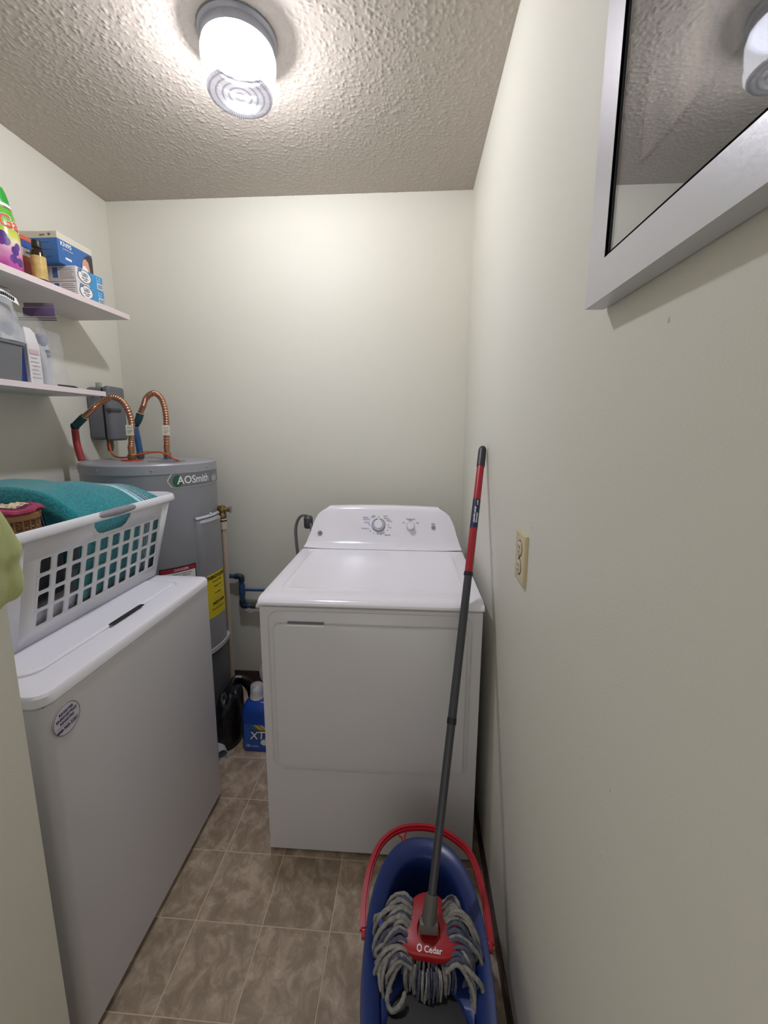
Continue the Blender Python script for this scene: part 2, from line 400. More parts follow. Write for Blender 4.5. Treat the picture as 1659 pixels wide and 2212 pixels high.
for s_, x, z, sz, mt in (('Temperature', k2x, 1.033, .0075, M_ink), ('Low', k2x-.031, 1.018, .006, M_ink), ('High', k2x+.031, 1.018, .006, M_ink), ('Medium', k2x, 1.0265, .0045, M_ink),
        ('Start', .568, 1.016, .0075, M_ink), ('Push to Start', .568, 1.0115, .0035, M_ink), ('Off', k1x, 1.0405, .005, M_ink), ('Cottons', k1x-.06, 1.037, .0068, M_blue), ('Optimum Dry', k1x-.055, 1.029, .0055, M_blue),
        ('Less Dry', k1x-.028, 1.0385, .005, M_ink), ('Delicates', k1x-.022, 1.0435, .0045, M_ink), ('More Dry', k1x-.052, 1.016, .0055, M_ink), ('20', k1x-.042, 1.008, .005, M_ink), ('Timed Heat Up', k1x-.06, .991, .0055, M_ink), ('30', k1x-.036, .981, .005, M_ink),
        ('40', k1x-.021, .972, .005, M_ink), ('50', k1x-.004, .969, .005, M_ink), ('60', k1x+.011, .970, .005, M_ink), ('80', k1x+.026, .974, .005, M_ink), ('Damp Dry', k1x+.042, .9655, .0062, M_ink), ('10', k1x+.040, .984, .005, M_ink), ('30 min.', k1x+.052, .9965, .0055, M_ink),
        ('Off', k1x+.044, 1.007, .005, M_ink), ('Easy Care', k1x+.030, 1.0435, .0045, M_ink), ('More Dry', k1x+.034, 1.035, .0055, M_ink), ('Less Dry', k1x+.043, 1.028, .0055, M_ink), ('Low Heat', k1x+.051, 1.022, .0048, M_ink)):
    text(s_, sz, mt, t, FM(x, z, .0014), bold=.00008)
b = B(); disc(b, FM(.062, .968, 0), [(.0105, .001), (.0105, .0022), (.009, .0022), (.009, .0016)], 28)
emb = obj('emblem', b, mk('emblem_grey', '9a9ca4', .3, metal=.6), t)
text('GE', .010, M_ink, emb, FM(.062, .968, .0028), shear=.3)

# dryer cord / vent hose behind
t = thing('power_cord', 'thick grey power cord looping down behind the left back corner of the dryer', 'cord', (0, 0, 0))
b = B(); tube(b, spline([(-.47, 1.86, .93), (-.49, 1.905, .99), (-.505, 1.91, 1.015), (-.54, 1.91, 1.008), (-.562, 1.91, .955), (-.560, 1.91, .86), (-.545, 1.91, .70), (-.54, 1.92, .4), (-.54, 1.95, .12)], 8), .0095, 10, flat=.6)
obj('cable', b, mk('cord_grey', '74767b', .55), t)
b = B(); lathe(b, [(.018, -.03), (.022, -.02), (.022, .02), (.014, .03)], (-.498, 1.905, .985), 14); obj('cord_clamp', b, M_dgrey, t)

# ================================================================= WASHER
wx, wy, wl = -.725, .682, .687
t = thing('washer', 'white top-loading washing machine with a round sticker on its front', 'washing machine', (wx, wy, 0))
D_ = .665
obj('seam', box(B(), -D_+.01, -.009, .014, wl-.014, .864, .876, .0), mk('seam_grey', '5a5a5e', .7), t)
b = B(); rings(b, [[(x, y, z) for x, y in rrect(-D_/2-.001, wl/2, D_-.002-2*e, wl-.008-2*e, .022, 6)] for z, e in ((.02, .003), (.024, 0), (.867, 0), (.8695, .0025))]); obj('cabinet', b, M_enamel2, t)
for sx in (-.06, -D_+.06):
    for sy in (.06, wl-.06): obj('foot', lathe(B(), [(.02, 0), (.02, .012), (.012, .022)], (sx, sy, 0), 12), M_black, t)
b = B(); L = []
for z, e, r in ((.872, .004, .03), (.876, .001, .033), (.893, .001, .033), (.899, .005, .03), (.901, .012, .026)):
    L.append([(x, y, z) for x, y in rrect(-D_/2, wl/2, D_-2*e+.006, wl-2*e+.004, r, 6)])
L.append([(x, y, .9005) for x, y in rrect(-D_/2-.016, wl/2, D_-.11, wl-.11, .05, 6)])
L.append([(x, y, .8965) for x, y in rrect(-D_/2-.016, wl/2, D_-.118, wl-.118, .046, 6)])
rings(b, L); top = obj('top_deck', b, M_enamel, t)
b = B(); L = []
for z, e in ((.897, 0), (.9015, 0), (.9035, .003), (.904, .009)):
    q = []
    for x, y in rrect(-D_/2-.02, wl/2, D_-.125-2*e, wl-.128-2*e, .04, 6): q.append((x, y, z))
    L.append(q)
rings(b, L); lidw = obj('lid', b, M_enamel, t)
b = B(); rings(b, [[(x, y, .9042) for x, y in rrect(-.079, wl/2+.02, .017, .135, .008, 5)], [(x, y, .9046) for x, y in rrect(-.079, wl/2+.02, .014, .13, .0065, 5)]], cap0=False)
obj('lid_grip', b, M_gap, lidw)
b = B(); disc(b, frame((.0005, .053, .818), (0, 1, 0), (0, 0, 1)), [(.034, -.001), (.034, .0006)], 40); st = obj('sticker', b, mk('sticker_white', 'cfcdd6', .4), t, label='round white sticker with dark lettering')
b = B(); M = frame((.0013, .053, .818), (0, 1, 0), (0, 0, 1)); L = [[M @ Vector((r*math.cos(2*PI*i/40), r*math.sin(2*PI*i/40), 0)) for i in range(40)] for r in (.0338, .0326)]; rings(b, L, cap0=False, cap1=False)
obj('sticker_ring', b, mk('maroon_ink', '5a2c3a', .6), st)
for s_, z, sz in (('REGISTER', .836, .0085), ('ENREGISTREZ', .826, .0085), ('REGISTRE', .816, .0085), ('888-960-5281', .801, .0095)):
    text(s_, sz, mk('navy_ink', '2b2c66', .6), st, frame((.0013, .053, z), (0, 1, .10), (0, -.10, 1)), bold=.0002)
b = B(); box(b, .0012, .0016, .026, .080, .8083, .8088); obj('sticker_rule', b, M_ink, st)
b = B(); rings(b, [[(x, y, .87) for x, y in rrect(-D_+.038, wl/2, .076, wl-.01, .02)], [(x, y, 1.02) for x, y in rrect(-D_+.032, wl/2, .06, wl-.02, .02)], [(x, y, 1.04) for x, y in rrect(-D_+.03, wl/2, .045, wl-.04, .02)]])
obj('control_console', b, M_enamel, t)

# ================================================================= WATER HEATER
hx, hy, hr = -1.143, 1.723, .26
t = thing('water_heater', 'tall grey cylindrical electric water heater in the back left corner', 'water heater', (hx, hy, 0))
M_heat = mk('heater_grey', '8b8d93', .33, metal=.15, bump=(7, .05, .004), var=(6, .04))
M_heat2 = mk('heater_grey_light', '9b9ca2', .33, metal=.15)
b = B(); lathe(b, [(hr-.02, .02), (hr, .03), (hr, 1.262)], seg=96); obj('tank', b, M_heat, t)
b = B(); lathe(b, [(hr, 1.248), (hr+.0025, 1.25), (hr+.0025, 1.284), (hr-.003, 1.290), (hr-.012, 1.288), (.01, 1.291)], seg=96); cap = obj('top_cap', b, M_heat2, t)
def hp(deg, z, off=0, r=hr): a = math.radians(deg); return ((r+off)*math.cos(a), (r+off)*math.sin(a), z)
def patch(name, a0, a1, z0, z1, off, mat, parent, rc=0, n=24, th=.0):
    """label lying on the tank; rc rounds its corners"""
    b = B(); R_ = hr; w = math.radians(a1-a0)*R_; hgt = z1-z0; am = (a0+a1)/2
    pts = rrect(0, 0, w, hgt, max(rc, .0005), 5); b2 = B()
    cols = []
    for k in range(n+1):
        x = -w/2+w*k/n; e = 0
        if rc > 0:
            d = min(x+w/2, w/2-x)
            if d < rc: e = rc-math.sqrt(max(0, rc*rc-(rc-d)**2))
        a = am+math.degrees(x/R_); cols.append((b.verts.new(hp(a, z0+e, off)), b.verts.new(hp(a, z1-e, off))))
    b2.free()
    for p, q in zip(cols, cols[1:]): b.faces.new((p[0], q[0], q[1], p[1]))
    return obj(name, b, mat, parent)
def hbend(am, zc, off, flip=1):
    def f(co): return Vector(hp(am+math.degrees(co.x/hr), zc+co.y, off+co.z))
    return f
for a in (-140, -100, -57, -5, 40): 
    b = B(); disc(b, frame(hp(a, 1.268, .0025), (-math.sin(math.radians(a)), math.cos(math.radians(a)), 0), (0, 0, 1)), [(.0045, 0), (.0045, .0015), (.0025, .003)], 10); obj('screw', b, M_heat2, cap)
lb = patch('nameplate', -46, 28, 1.192, 1.252, .0012, mk('plate_pale', 'c9cbcf', .4), t, rc=.026)
patch('nameplate_field', -45, 28, 1.1945, 1.2495, .0018, mk('plate_grey', '6f7277', .4), lb, rc=.024)
b = B(); L = [[Vector(hp(-37.5+math.degrees(r*.019*math.cos(2*PI*i/28)/hr), 1.221+r*.0235*math.sin(2*PI*i/28), .0024)) for i in range(28)] for r in (1, .5)]; rings(b, L, cap0=False)
obj('emblem', b, mk('emblem_green', '1f5a3c', .4), lb)
M_wht = mk('print_white', 'e6e8ea', .5)
text('AOSmith', .044, M_wht, lb, None, bend=hbend(-21, 1.221, .003), bold=.0007, width=.93)
patch('nameplate_tab', 2, 14, 1.200, 1.226, .0026, mk('tab_grey', 'a5a7ac', .5), lb, rc=.01)
# element access cover
b = B(); cols = []
for k in range(15):
    a = -24+35*k/14; o_ = .022 if 1 < k < 13 else (.016 if k in (1, 13) else .0)
    cols.append([hp(a, .46, o_), hp(a, 1.02, o_), hp(a, 1.035, o_+.004*(o_ > 0)), hp(a, 1.052, .0)])
rings(b, cols, closed=False); obj('access_cover', b, M_heat2, t)
b = B(); cols = [[hp(-24.5+36*k/12, 1.044+.004*math.sin(PI*k/12), .002), hp(-24.5+36*k/12, 1.052, .014), hp(-24.5+36*k/12, 1.060, .004)] for k in range(13)]
rings(b, cols, closed=False); obj('cover_hood', b, mk('hood_pale', 'b9bbc4', .25, metal=.3), t)
b = B(); lathe(b, [(.004, 0), (.005, .002), (.002, .006)], hp(-5, 1.06, .006), 8); obj('screw', b, M_wht, t)
b = B(); cols = [[hp(-24+35*k/12, .10, .0), hp(-24+35*k/12, .11, .016), hp(-24+35*k/12, .42, .016), hp(-24+35*k/12, .43, 0)] for k in range(13)]
rings(b, cols, closed=False); obj('lower_cover', b, mk('heater_dark', '5e6066', .4), t)
b = B(); cols = [[hp(-26+42*k/14, .428+.006*k/14, .004), hp(-26+42*k/14, .436+.006*k/14, .026), hp(-26+42*k/14, .455+.006*k/14, .026), hp(-26+42*k/14, .462+.006*k/14, .004)] for k in range(15)]
rings(b, cols, closed=False); obj('cover_strap', b, mk('strap_pale', 'b8b9c0', .3), t)
wl_ = patch('warning_label', -58, -26.5, .70, .868, .0015, mk('label_black', '1c1c20', .5), t)
patch('label_body', -57, -27.5, .705, .845, .002, M_wht, wl_); patch('label_band', -57, -27.5, .846, .864, .002, mk('label_red', 'a02530', .5), wl_)
text('DANGER', .014, M_wht, wl_, None, bend=hbend(-40, .855, .0026)); text('To avoid scalding or injury', .007, M_ink, wl_, None, bend=hbend(-39, .838, .0026)); text('read the manual first', .007, M_ink, wl_, None, bend=hbend(-39, .828, .0026))
el = patch('energy_label', -20, 5, .60, .80, .0228, mk('label_yellow', 'd8c525', .55), t, rc=.006)
M_blk = mk('print_black', '1d1d1d', .6)
text('ENERGYGUIDE', .022, M_blk, el, None, bend=hbend(-7.5, .783, .0235), bold=.0006, width=.78)
for z, s_ in ((.763, 'Estimated Yearly'), (.74, 'Energy Cost'), (.708, 'Cost Range'), (.636, 'Estimated Yearly Use')): text(s_, .009, M_blk, el, None, bend=hbend(-7, z, .0235))
text('4622 kWh', .018, M_blk, el, None, bend=hbend(-6, .662, .0235), bold=.0006)
patch('label_bar', -13, 0, .679, .6795, .0233, M_blk, el); patch('label_arrow', -10, -3, .647, .648, .0233, M_blk, el)
# top details: rings around the outlets, rating plate, copper lines
M_cop = mk('copper', 'b98a70', .3, metal=1, var=(30, .12)); M_brass = mk('brass', '8f7a52', .35, metal=.9, var=(60, .25))
M_teal = mk('teal_foam', '1d4a4e', .6); M_tag = mk('paper_tag', 'e6e2cf', .7)
f1, f2 = (-1.208-hx, 1.69-hy), (-1.107-hx, 1.785-hy)
for (fx, fy), nm, cc in ((f1, 'hot_ring', 'b02a2c'), (f2, 'cold_ring', '3c62b8')):
    b = B(); lathe(b, [(.042 if nm == 'hot_ring' else .024, 1.2895), (.042 if nm == 'hot_ring' else .024, 1.2925), (.018, 1.2935)], (fx, fy, 0), 28); obj(nm, b, mk(nm, cc, .5), t)
b = B(); box(b, .04, .16, -.09, -.01, 1.289, 1.2925, .001); obj('rating_plate', b, mk('plate_zinc', '93979b', .35, metal=.6), t)
def corr(path, r):   # corrugated tube radii along a dense path
    return [r*(1+.13*math.sin(i*PI*2/4)) for i in range(len(path))]
def line3(p, q, n): return [Vector(p).lerp(Vector(q), i/n) for i in range(n+1)]
def flex(label, pts, tagpos, ang, fit, arm_pts, sleeve, lower, lcol):
    g = thing('water_line', label, 'pipe', (0, 0, 0), 0, 'copper flex lines on the water heater')
    path = spline(pts, 26)
    obj('flex_hose', tube(B(), path, corr(path, .0118), 12), M_cop, g, smooth=80)
    b = B(); x, y, z = fit; lathe(b, [(.013, z+.06), (.0115, z+.03), (.0115, z+.022)], (x, y, 0), 14); obj('copper_sleeve', b, M_cop, g)
    b = B(); lathe(b, [(.0165, z+.004), (.0175, z+.008), (.0175, z+.024), (.0145, z+.028)], (x, y, 0), 6); obj('union_nut', b, M_brass, g, smooth=20)
    b = B(); lathe(b, [(.012, z), (.012, z+.01)], (x, y, 0), 14); obj('dielectric_collar', b, M_wht, g)
    obj('straight_end', tube(B(), line3(*arm_pts, 4), .0115, 14), M_cop, g)
    obj('foam_sleeve', tube(B(), spline(sleeve, 5), .0155, 12), M_teal, g)
    b = B(); tube(b, line3(sleeve[0], Vector(sleeve[0]).lerp(Vector(arm_pts[1]), .2), 1), .0165, 14); obj('crimp_band', b, mk('crimp_tan', 'c9bd97', .5), g)
    b = B(); q = Vector(sleeve[-1]); lathe(b, [(.014, -.012), (.0165, 0), (.014, .012)], q, 12); obj('elbow', b, M_black, g)
    obj('feed_pipe', tube(B(), spline(lower, 5), .0135, 12), lcol, g)
    b = B(); x, y, z = tagpos; box(b, x-.004, x+.030, y-.0165, y-.0158, z-.022, z+.022)
    tg = obj('tag', b, M_tag, g, smooth=0); tg['label'] = 'cream paper tag wrapped round the hose'
    text('QR'[0:0]+'3/4 x 24', .006, M_ink, tg, frame((x+.013, y-.0168, z+.010), (1, 0, 0), (0, 0, 1)))
    for k in range(3):
        b = B(); box(b, x+.002, x+.026-.006*k, y-.0170, y-.0166, z-.003-.006*k, z-.0015-.006*k); obj('print_line', b, M_ink, tg)
    return g
z0 = 1.291
flex('copper flexible water line nearer the left wall with a red lower pipe', [(-1.208, 1.69, z0+.05), (-1.2, 1.69, 1.40), (-1.196, 1.69, 1.46), (-1.215, 1.685, 1.53), (-1.26, 1.68, 1.556), (-1.31, 1.675, 1.535), (-1.345, 1.668, 1.505)],
     (-1.208, 1.69, 1.42), 0, (-1.208, 1.69, z0), ((-1.345, 1.668, 1.505), (-1.375, 1.66, 1.478)),
     [(-1.378, 1.66, 1.475), (-1.40, 1.658, 1.455), (-1.425, 1.66, 1.435)], [(-1.427, 1.66, 1.42), (-1.412, 1.645, 1.36), (-1.395, 1.64, 1.292)], mk('red_pex', '9a2c33', .4))
flex('copper flexible water line nearer the back wall with a blue lower pipe', [(-1.107, 1.785, z0+.05), (-1.102, 1.785, 1.42), (-1.10, 1.787, 1.49), (-1.115, 1.79, 1.555), (-1.15, 1.795, 1.583), (-1.19, 1.80, 1.565), (-1.212, 1.805, 1.53)],
     (-1.107, 1.785, 1.42), 0, (-1.107, 1.785, z0), ((-1.212, 1.805, 1.53), (-1.232, 1.81, 1.50)),
     [(-1.234, 1.81, 1.495), (-1.25, 1.815, 1.465), (-1.27, 1.82, 1.445)], [(-1.272, 1.82, 1.43), (-1.264, 1.82, 1.37), (-1.258, 1.82, 1.297)], mk('blue_pex', '25507e', .4))
g = thing('valve', 'small grey shutoff valve on the top of the water heater behind the hot line', 'valve', (-1.245, 1.80, 1.291))
obj('body', lathe(B(), [(.014, 0), (.017, .008), (.017, .02), (.012, .03)], seg=14), M_dgrey, g); obj('lever', box(B(), .0, .055, -.006, .006, .03, .034, .001), mk('lever_grey', '7d8074', .5), g)
g = thing('wire', 'orange electric cable lying across the top of the water heater', 'wire', (0, 0, 0))
obj('cable', tube(B(), spline([(-1.43, 1.86, 1.385), (-1.41, 1.83, 1.34), (-1.35, 1.77, 1.305), (-1.27, 1.73, 1.300), (-1.20, 1.74, 1.315), (-1.13, 1.75, 1.325), (-1.05, 1.70, 1.315), (-1.0, 1.66, 1.30), (-.975, 1.65, 1.296)], 8), .004, 8), mk('orange_jacket', 'c8583a', .45), g)
# relief valve + drain pipe
vx, vy = -.872, 1.80
g = thing('relief_pipe', 'cream plastic drain pipe with a brass relief valve beside the water heater', 'pipe', (vx, vy, 0))
obj('pipe', lathe(B(), [(.0115, .06), (.0115, 1.0), (.009, 1.0)], seg=16), mk('cream_pvc', 'b5a793', .45), g)
obj('coupling', lathe(B(), [(.0125, .965), (.0155, .968), (.0155, 1.015), (.0125, 1.018)], seg=16), mk('cream_pvc2', 'c2b8a6', .45), g)
obj('collar_band', lathe(B(), [(.0165, 1.005), (.0168, 1.007), (.0165, 1.011)], seg=16), M_black, g)
b = B(); lathe(b, [(.012, 1.015), (.017, 1.022), (.017, 1.04), (.013, 1.048)], seg=8); lathe(b, [(.015, -.032), (.018, -.025), (.018, 0), (.012, .004), (.009, .024), (.0115, .027), (.0115, .036)], (0, 0, 1.060), 14, axis='x'); lathe(b, [(.014, 1.05), (.0165, 1.06), (.013, 1.076), (.004, 1.08)], seg=14)
v = obj('brass_valve', b, M_brass, g); obj('lever', box(B(), .036, .041, -.008, .008, 1.045, 1.075, .001), mk('lever_steel', '9a9a98', .35, metal=.8), v)
# blue water pipes on back wall
M_bp = mk('blue_pipe', '2a4f78', .4)
g = thing('supply_pipe', 'blue plastic supply pipe with elbows on the back wall beside the water heater', 'pipe', (0, 0, 0)); yb = 2.052
obj('pipe', tube(B(), [(-1.1, yb, .648), (-.925, yb, .640)], .0115, 14), M_bp, g)
obj('pipe', tube(B(), [(-.912, yb, .628), (-.912, yb, .490)], .012, 14), M_bp, g)
obj('pipe', tube(B(), [(-.900, yb, .476), (-.855, yb, .474)], .012, 14), M_bp, g)
for p0, p1, p2 in (((-.945, yb, .642), (-.912, yb, .641), (-.912, yb, .612)), ((-.912, yb, .505), (-.912, yb, .476), (-.885, yb, .475))):
    obj('elbow', tube(B(), spline([p0, Vector(p1)*.85+(Vector(p0)+Vector(p2))*.075, p2], 6), .0155, 12), mk('fitting_dark', '1f2c3c', .45), g)
obj('tee', lathe(B(), [(.0155, .535), (.0165, .54), (.0165, .59), (.0155, .595)], (-.912, yb, 0), 14), M_bp, g)
obj('nut', tube(B(), [(-.862, yb, .474), (-.83, yb, .474)], .0155, 6), mk('nut_brown', '54483c', .5, metal=.4), g, smooth=20)
obj('white_fitting', tube(B(), [(-.835, yb, .474), (-.76, yb, .474)], .016, 14), M_wht, g)
obj('branch_pipe', tube(B(), [(-.91, yb, .566), (-.60, yb, .568)], .0072, 12), M_bp, g)

# ================================================================= ELECTRIC BOX on the left wall
g = thing('electrical_box', 'grey metal electrical disconnect box on the left wall above the water heater', 'electrical box', (XL, 1.83, 1.37))
M_box = mk('box_grey', '686b73', .42, var=(15, .05))
obj('housing', box(B(), 0, .082, 0, .10, .004, .245, .016, 4), M_box, g)
obj('cover', box(B(), .084, .118, -.006, .106, 0, .25, .015, 4), M_box, g)
obj('seam', box(B(), .080, .086, .001, .099, .006, .242, .008, 2), M_gap, g)
obj('latch', box(B(), .10, .126, -.012, .06, .135, .150, .003), M_dgrey, g)
obj('screw', lathe(B(), [(.006, 0), (.006, .006), (.003, .008)], (.04, -.002, .2), 10), M_dgrey, g)
obj('mounting_tab', box(B(), .03, .05, .03, .05, .24, .268, .003), mk('tab_pale', '9fa69a', .5), g)
b = B(); tube(b, [(.06, .05, .01), (.06, .05, -.03), (.058, .05, -.05)], [.014, .014, .011], 14); obj('cable_gland', b, mk('gland_olive', '6e6a54', .5), g)
# round bracket seen between the cover and the corner
obj('conduit_plate', box(B(), .0, .006, .12, .19, .02, .23, .002), mk('plate_cream', '9d9b88', .5), g)

# ================================================================= SHELVES
us = thing('wall_shelf', 'upper white wall shelf holding boxes and a spray bottle', 'shelf', (XL, 0, 1.899))
obj('board', box(B(), 0, .252, .62, 1.822, 0, .020, .001), M_shelf, us); obj('edge_band', box(B(), .252, .2535, .62, 1.822, .0, .0205), M_edge, us)
ls = thing('wall_shelf', 'lower white wall shelf holding plastic bags and a grey bin', 'shelf', (XL, 0, 1.556))
obj('board', box(B(), 0, .252, .62, 1.632, 0, .018, .001), M_shelf, ls); obj('edge_band', box(B(), .252, .2535, .62, 1.632, .0, .0185), M_edge, ls)
for p_, L_ in ((us, 1.7), (ls, 1.5)):
    for y in (.9,):
        b = B(); box(b, 0, .012, y-.008, y+.008, -.14, 0); box(b, 0, .14, y-.008, y+.008, -.012, 0); obj('bracket', b, M_wht, p_)
ZU, ZL_ = 1.9197, 1.5745
# boxes: helper paints flat panels on a carton
def carton(name, label, x0, x1, y0, y1, z0, z1, mat, loc_z, group=None, r=.001):
    g = thing(name, label, 'box', (x0, y0, z0), 0, group); obj('carton', box(B(), 0, x1-x0, 0, y1-y0, 0, z1-z0, r), mat, g); return g
def panel(g, name, x0, x1, y0, y1, z0, z1, mat, parent=None): return obj(name, box(B(), x0, x1, y0, y1, z0, z1), mat, parent or g, smooth=0)
M_cart = mk('carton_white', 'd4d2d2', .5); M_cy = mk('carton_cyan', '3a8fc4', .45); M_bl = mk('carton_blue', '3566a4', .45); M_cream = mk('carton_cream', 'd2cbbd', .55)
FRONT = lambda x, y, z: frame((x, y, z), (0, 1, 0), (0, 0, 1))       # print on a face looking to +x
SIDE = lambda x, y, z: frame((x, y, z), (1, 0, 0), (0, 0, 1))        # print on a face looking to -y
def led(label, zb, y0):
    g = carton('bulb_box', label, -1.415, -1.272, y0, y0+.135, zb, zb+.054, M_cart, 0, 'light bulb boxes stacked on the upper shelf')
    X = .143
    pn = panel(g, 'cyan_panel', X, X+.0006, .062, .1345, .0005, .0535, M_cy)
    b = B(); M = FRONT(X+.0012, .042, .028); L = [[M @ Vector((r*.034*math.cos(2*PI*i/32), r*.024*math.sin(2*PI*i/32), 0)) for i in range(32)] for r in (1, .9)]; rings(b, L, cap0=False, cap1=False); ov = obj('oval', b, M_ink, g)
    b = B(); L = [[FRONT(X+.0009, .042, .028) @ Vector((r*.0325*math.cos(2*PI*i/32), r*.023*math.sin(2*PI*i/32), 0)) for i in range(32)] for r in (1, .5)]; rings(b, L, cap0=False); obj('oval_field', b, M_wht, ov)
    b = B(); L = [[FRONT(X+.0015, .020, .046) @ Vector((r*.009*math.cos(2*PI*i/24), r*.006*math.sin(2*PI*i/24), 0)) for i in range(24)] for r in (1, .55)]; rings(b, L, cap0=False, cap1=False); obj('small_oval', b, mk('print_teal', '1b4f7a', .5), g)
    text('LED', .017, M_ink, g, FRONT(X+.0016, .043, .034), bold=.0003)
    text('soft white', .008, M_ink, g, FRONT(X+.0016, .043, .022)); text('daylight', .006, M_ink, g, FRONT(X+.0016, .043, .015))
    text('2 . 4', .011, M_wht, g, FRONT(X+.0012, .112, .044)); text('60 W', .008, M_wht, g, FRONT(X+.0012, .112, .034))
    bc = panel(g, 'barcode_field', X, X+.0010, .104, .132, .004, .027, M_wht)
    for k in range(8): panel(g, 'bar', X+.0010, X+.0014, .107+.003*k, .1085+.003*k, .007, .024, M_ink, bc)
    sb = panel(g, 'blue_block', .052, .072, -.0006, 0, .012, .048, M_bl)
    for k in range(6): panel(g, 'print_line', .080, .136-.004*(k % 3), -.0006, 0, .010+.007*k, .0115+.007*k, mk('print_faint', '8d8890', .6))
    text('60W', .011, M_ink, g, SIDE(.026, -.0008, .03)); 
    return g
led('white and cyan bulb box standing directly on the upper shelf', ZU+.0005, 1.568)
led('white and cyan bulb box under the blue mask box', ZU+.0550, 1.566)
# mask box
zb = ZU+.1095
g = carton('mask_box', 'blue and white carton of face masks on top of the bulb boxes', -1.455, -1.305, 1.535, 1.70, zb, zb+.105, M_bl, 0)
X = .150
panel(g, 'white_band', -.0004, X+.0006, -.0006, .1654, .083, .1056, M_cream)
lidb = obj('lid_flap', tube(B(), [(.0, .0, .106), (.05, .02, .112), (.12, .04, .108)], .004, 6), M_cream, g)
text('KN95', .021, M_wht, g, FRONT(X+.0012, .037, .070), bold=.0005)
text('Protective Mask', .007, M_wht, g, FRONT(X+.0012, .045, .055))
text('care', .012, M_ink, g, SIDE(.095, -.0012, .094)); 
b = B(); pts = [(0, -.0045), (.0055, .001), (.0042, .0045), (.0015, .0048), (0, .0025), (-.0015, .0048), (-.0042, .0045), (-.0055, .001)]
b.faces.new([b.verts.new(SIDE(.122, -.0012, .094) @ Vector((x, y, 0))) for x, y in pts]); obj('heart', b, M_ink, g)
fp = B(); fp.faces.new([fp.verts.new(FRONT(X+.0010, .135, .038) @ Vector((x, y, 0))) for x, y in [(-.028, -.036), (.029, -.036), (.029, .034), (.016, .040), (.0, .034), (-.014, .02), (-.024, -.004)]])
hair = obj('printed_hair', fp, mk('print_hair', '3b3330', .6), g, smooth=0)
fp = B(); fp.faces.new([fp.verts.new(FRONT(X+.0014, .128, .03) @ Vector((x, y, 0))) for x, y in [(-.02, -.028), (.014, -.028), (.018, -.01), (.013, .018), (.0, .028), (-.012, .022), (-.02, .004)]])
obj('printed_face', fp, mk('print_skin', 'c89a86', .6), hair, smooth=0)
fp = B(); fp.faces.new([fp.verts.new(FRONT(X+.0018, .122, .018) @ Vector((x, y, 0))) for x, y in [(-.017, -.014), (.008, -.016), (.013, .002), (-.002, .012), (-.014, .007)]])
obj('printed_mask', fp, M_wht, hair, smooth=0)
b = B(); box(b, X, X+.0012, .030, .058, .020, .028, .001); obj('pill_mark', b, M_wht, g)
b = B()
for k in range(2): tube(b, spline([Vector((X+.0012, .028+.028*k+.012*math.cos(a), .044+.008*math.sin(a))) for a in [0, 1.2, 2.4, 3.3]], 4), .0007, 5)
obj('mask_outline', b, mk('print_pale_blue', '7f9dc8', .5), g)
for k in range(3): panel(g, 'print_line', .03, .12, -.0006, 0, .020+.024*k, .0215+.024*k, mk('print_navy', '274b86', .5))
# spray bottle (green, white, purple)
def bot_mat():
    m = bpy.data.materials.new('printed_wrap'); m.use_nodes = True; nt = m.node_tree; b = nt.nodes['Principled BSDF']
    tc = nt.nodes.new('ShaderNodeTexCoord'); sp = nt.nodes.new('ShaderNodeSeparateXYZ'); nt.links.new(tc.outputs['Object'], sp.inputs[0])
    n = nt.nodes.new('ShaderNodeTexNoise'); n.inputs['Scale'].default_value = 25; nt.links.new(tc.outputs['Object'], n.inputs['Vector'])
    ma = nt.nodes.new('ShaderNodeMath'); ma.operation = 'MULTIPLY_ADD'; ma.inputs[1].default_value = .035; nt.links.new(n.outputs[0], ma.inputs[0]); nt.links.new(sp.outputs['Z'], ma.inputs[2])
    mr = nt.nodes.new('ShaderNodeMapRange'); mr.inputs[1].default_value = 0; mr.inputs[2].default_value = .26; nt.links.new(ma.outputs[0], mr.inputs[0])
    cr = nt.nodes.new('ShaderNodeValToRGB'); nt.links.new(mr.outputs[0], cr.inputs[0]); E_ = cr.color_ramp.elements
    E_[0].position = 0; E_[0].color = (*lin('a0307f'), 1); E_[1].position = 1; E_[1].color = (*lin('2f9c3c'), 1)
    for p, c in ((.16, 'b14a96'), (.30, 'd9a6c4'), (.40, 'e8d9b8'), (.5, 'c3cc50'), (.62, '6fb53a'), (.85, '4aa838')):
        x = E_.new(p); x.color = (*lin(c), 1)
    nt.links.new(cr.outputs[0], b.inputs['Base Color']); b.inputs['Roughness'].default_value = .18
    return m
bx, by = -1.318, 1.325
g = thing('detergent_bottle', 'tall green and purple plastic bottle at the left end of the upper shelf', 'bottle', (bx, by, ZU+.0005))
bprof = [(.044, 0), (.050, .004), (.0515, .02), (.051, .10), (.049, .13), (.043, .165), (.037, .19)]
def brad(z):
    for (r0_, z0_), (r1_, z1_) in zip(bprof, bprof[1:]):
        if z0_ <= z <= z1_: return r0_+(r1_-r0_)*(z-z0_)/(z1_-z0_)
    return .037
obj('body', lathe(B(), bprof, seg=40), bot_mat(), g)
obj('neck_ring', lathe(B(), [(.037, .1895), (.0375, .193), (.0375, .197), (.036, .199)], seg=40), M_wht, g)
obj('cap', lathe(B(), [(.0355, .198), (.034, .215), (.029, .235), (.024, .248), (.016, .252)], seg=40), mk('cap_green', '2f9a3c', .25), g)
obj('red_stripe', lathe(B(), [(.0385, .1845), (.0384, .188)], seg=40, cap0=False, cap1=False), mk('stripe_red', '8a3a3a', .4), g)
vdir = math.degrees(math.atan2(-by, -bx))
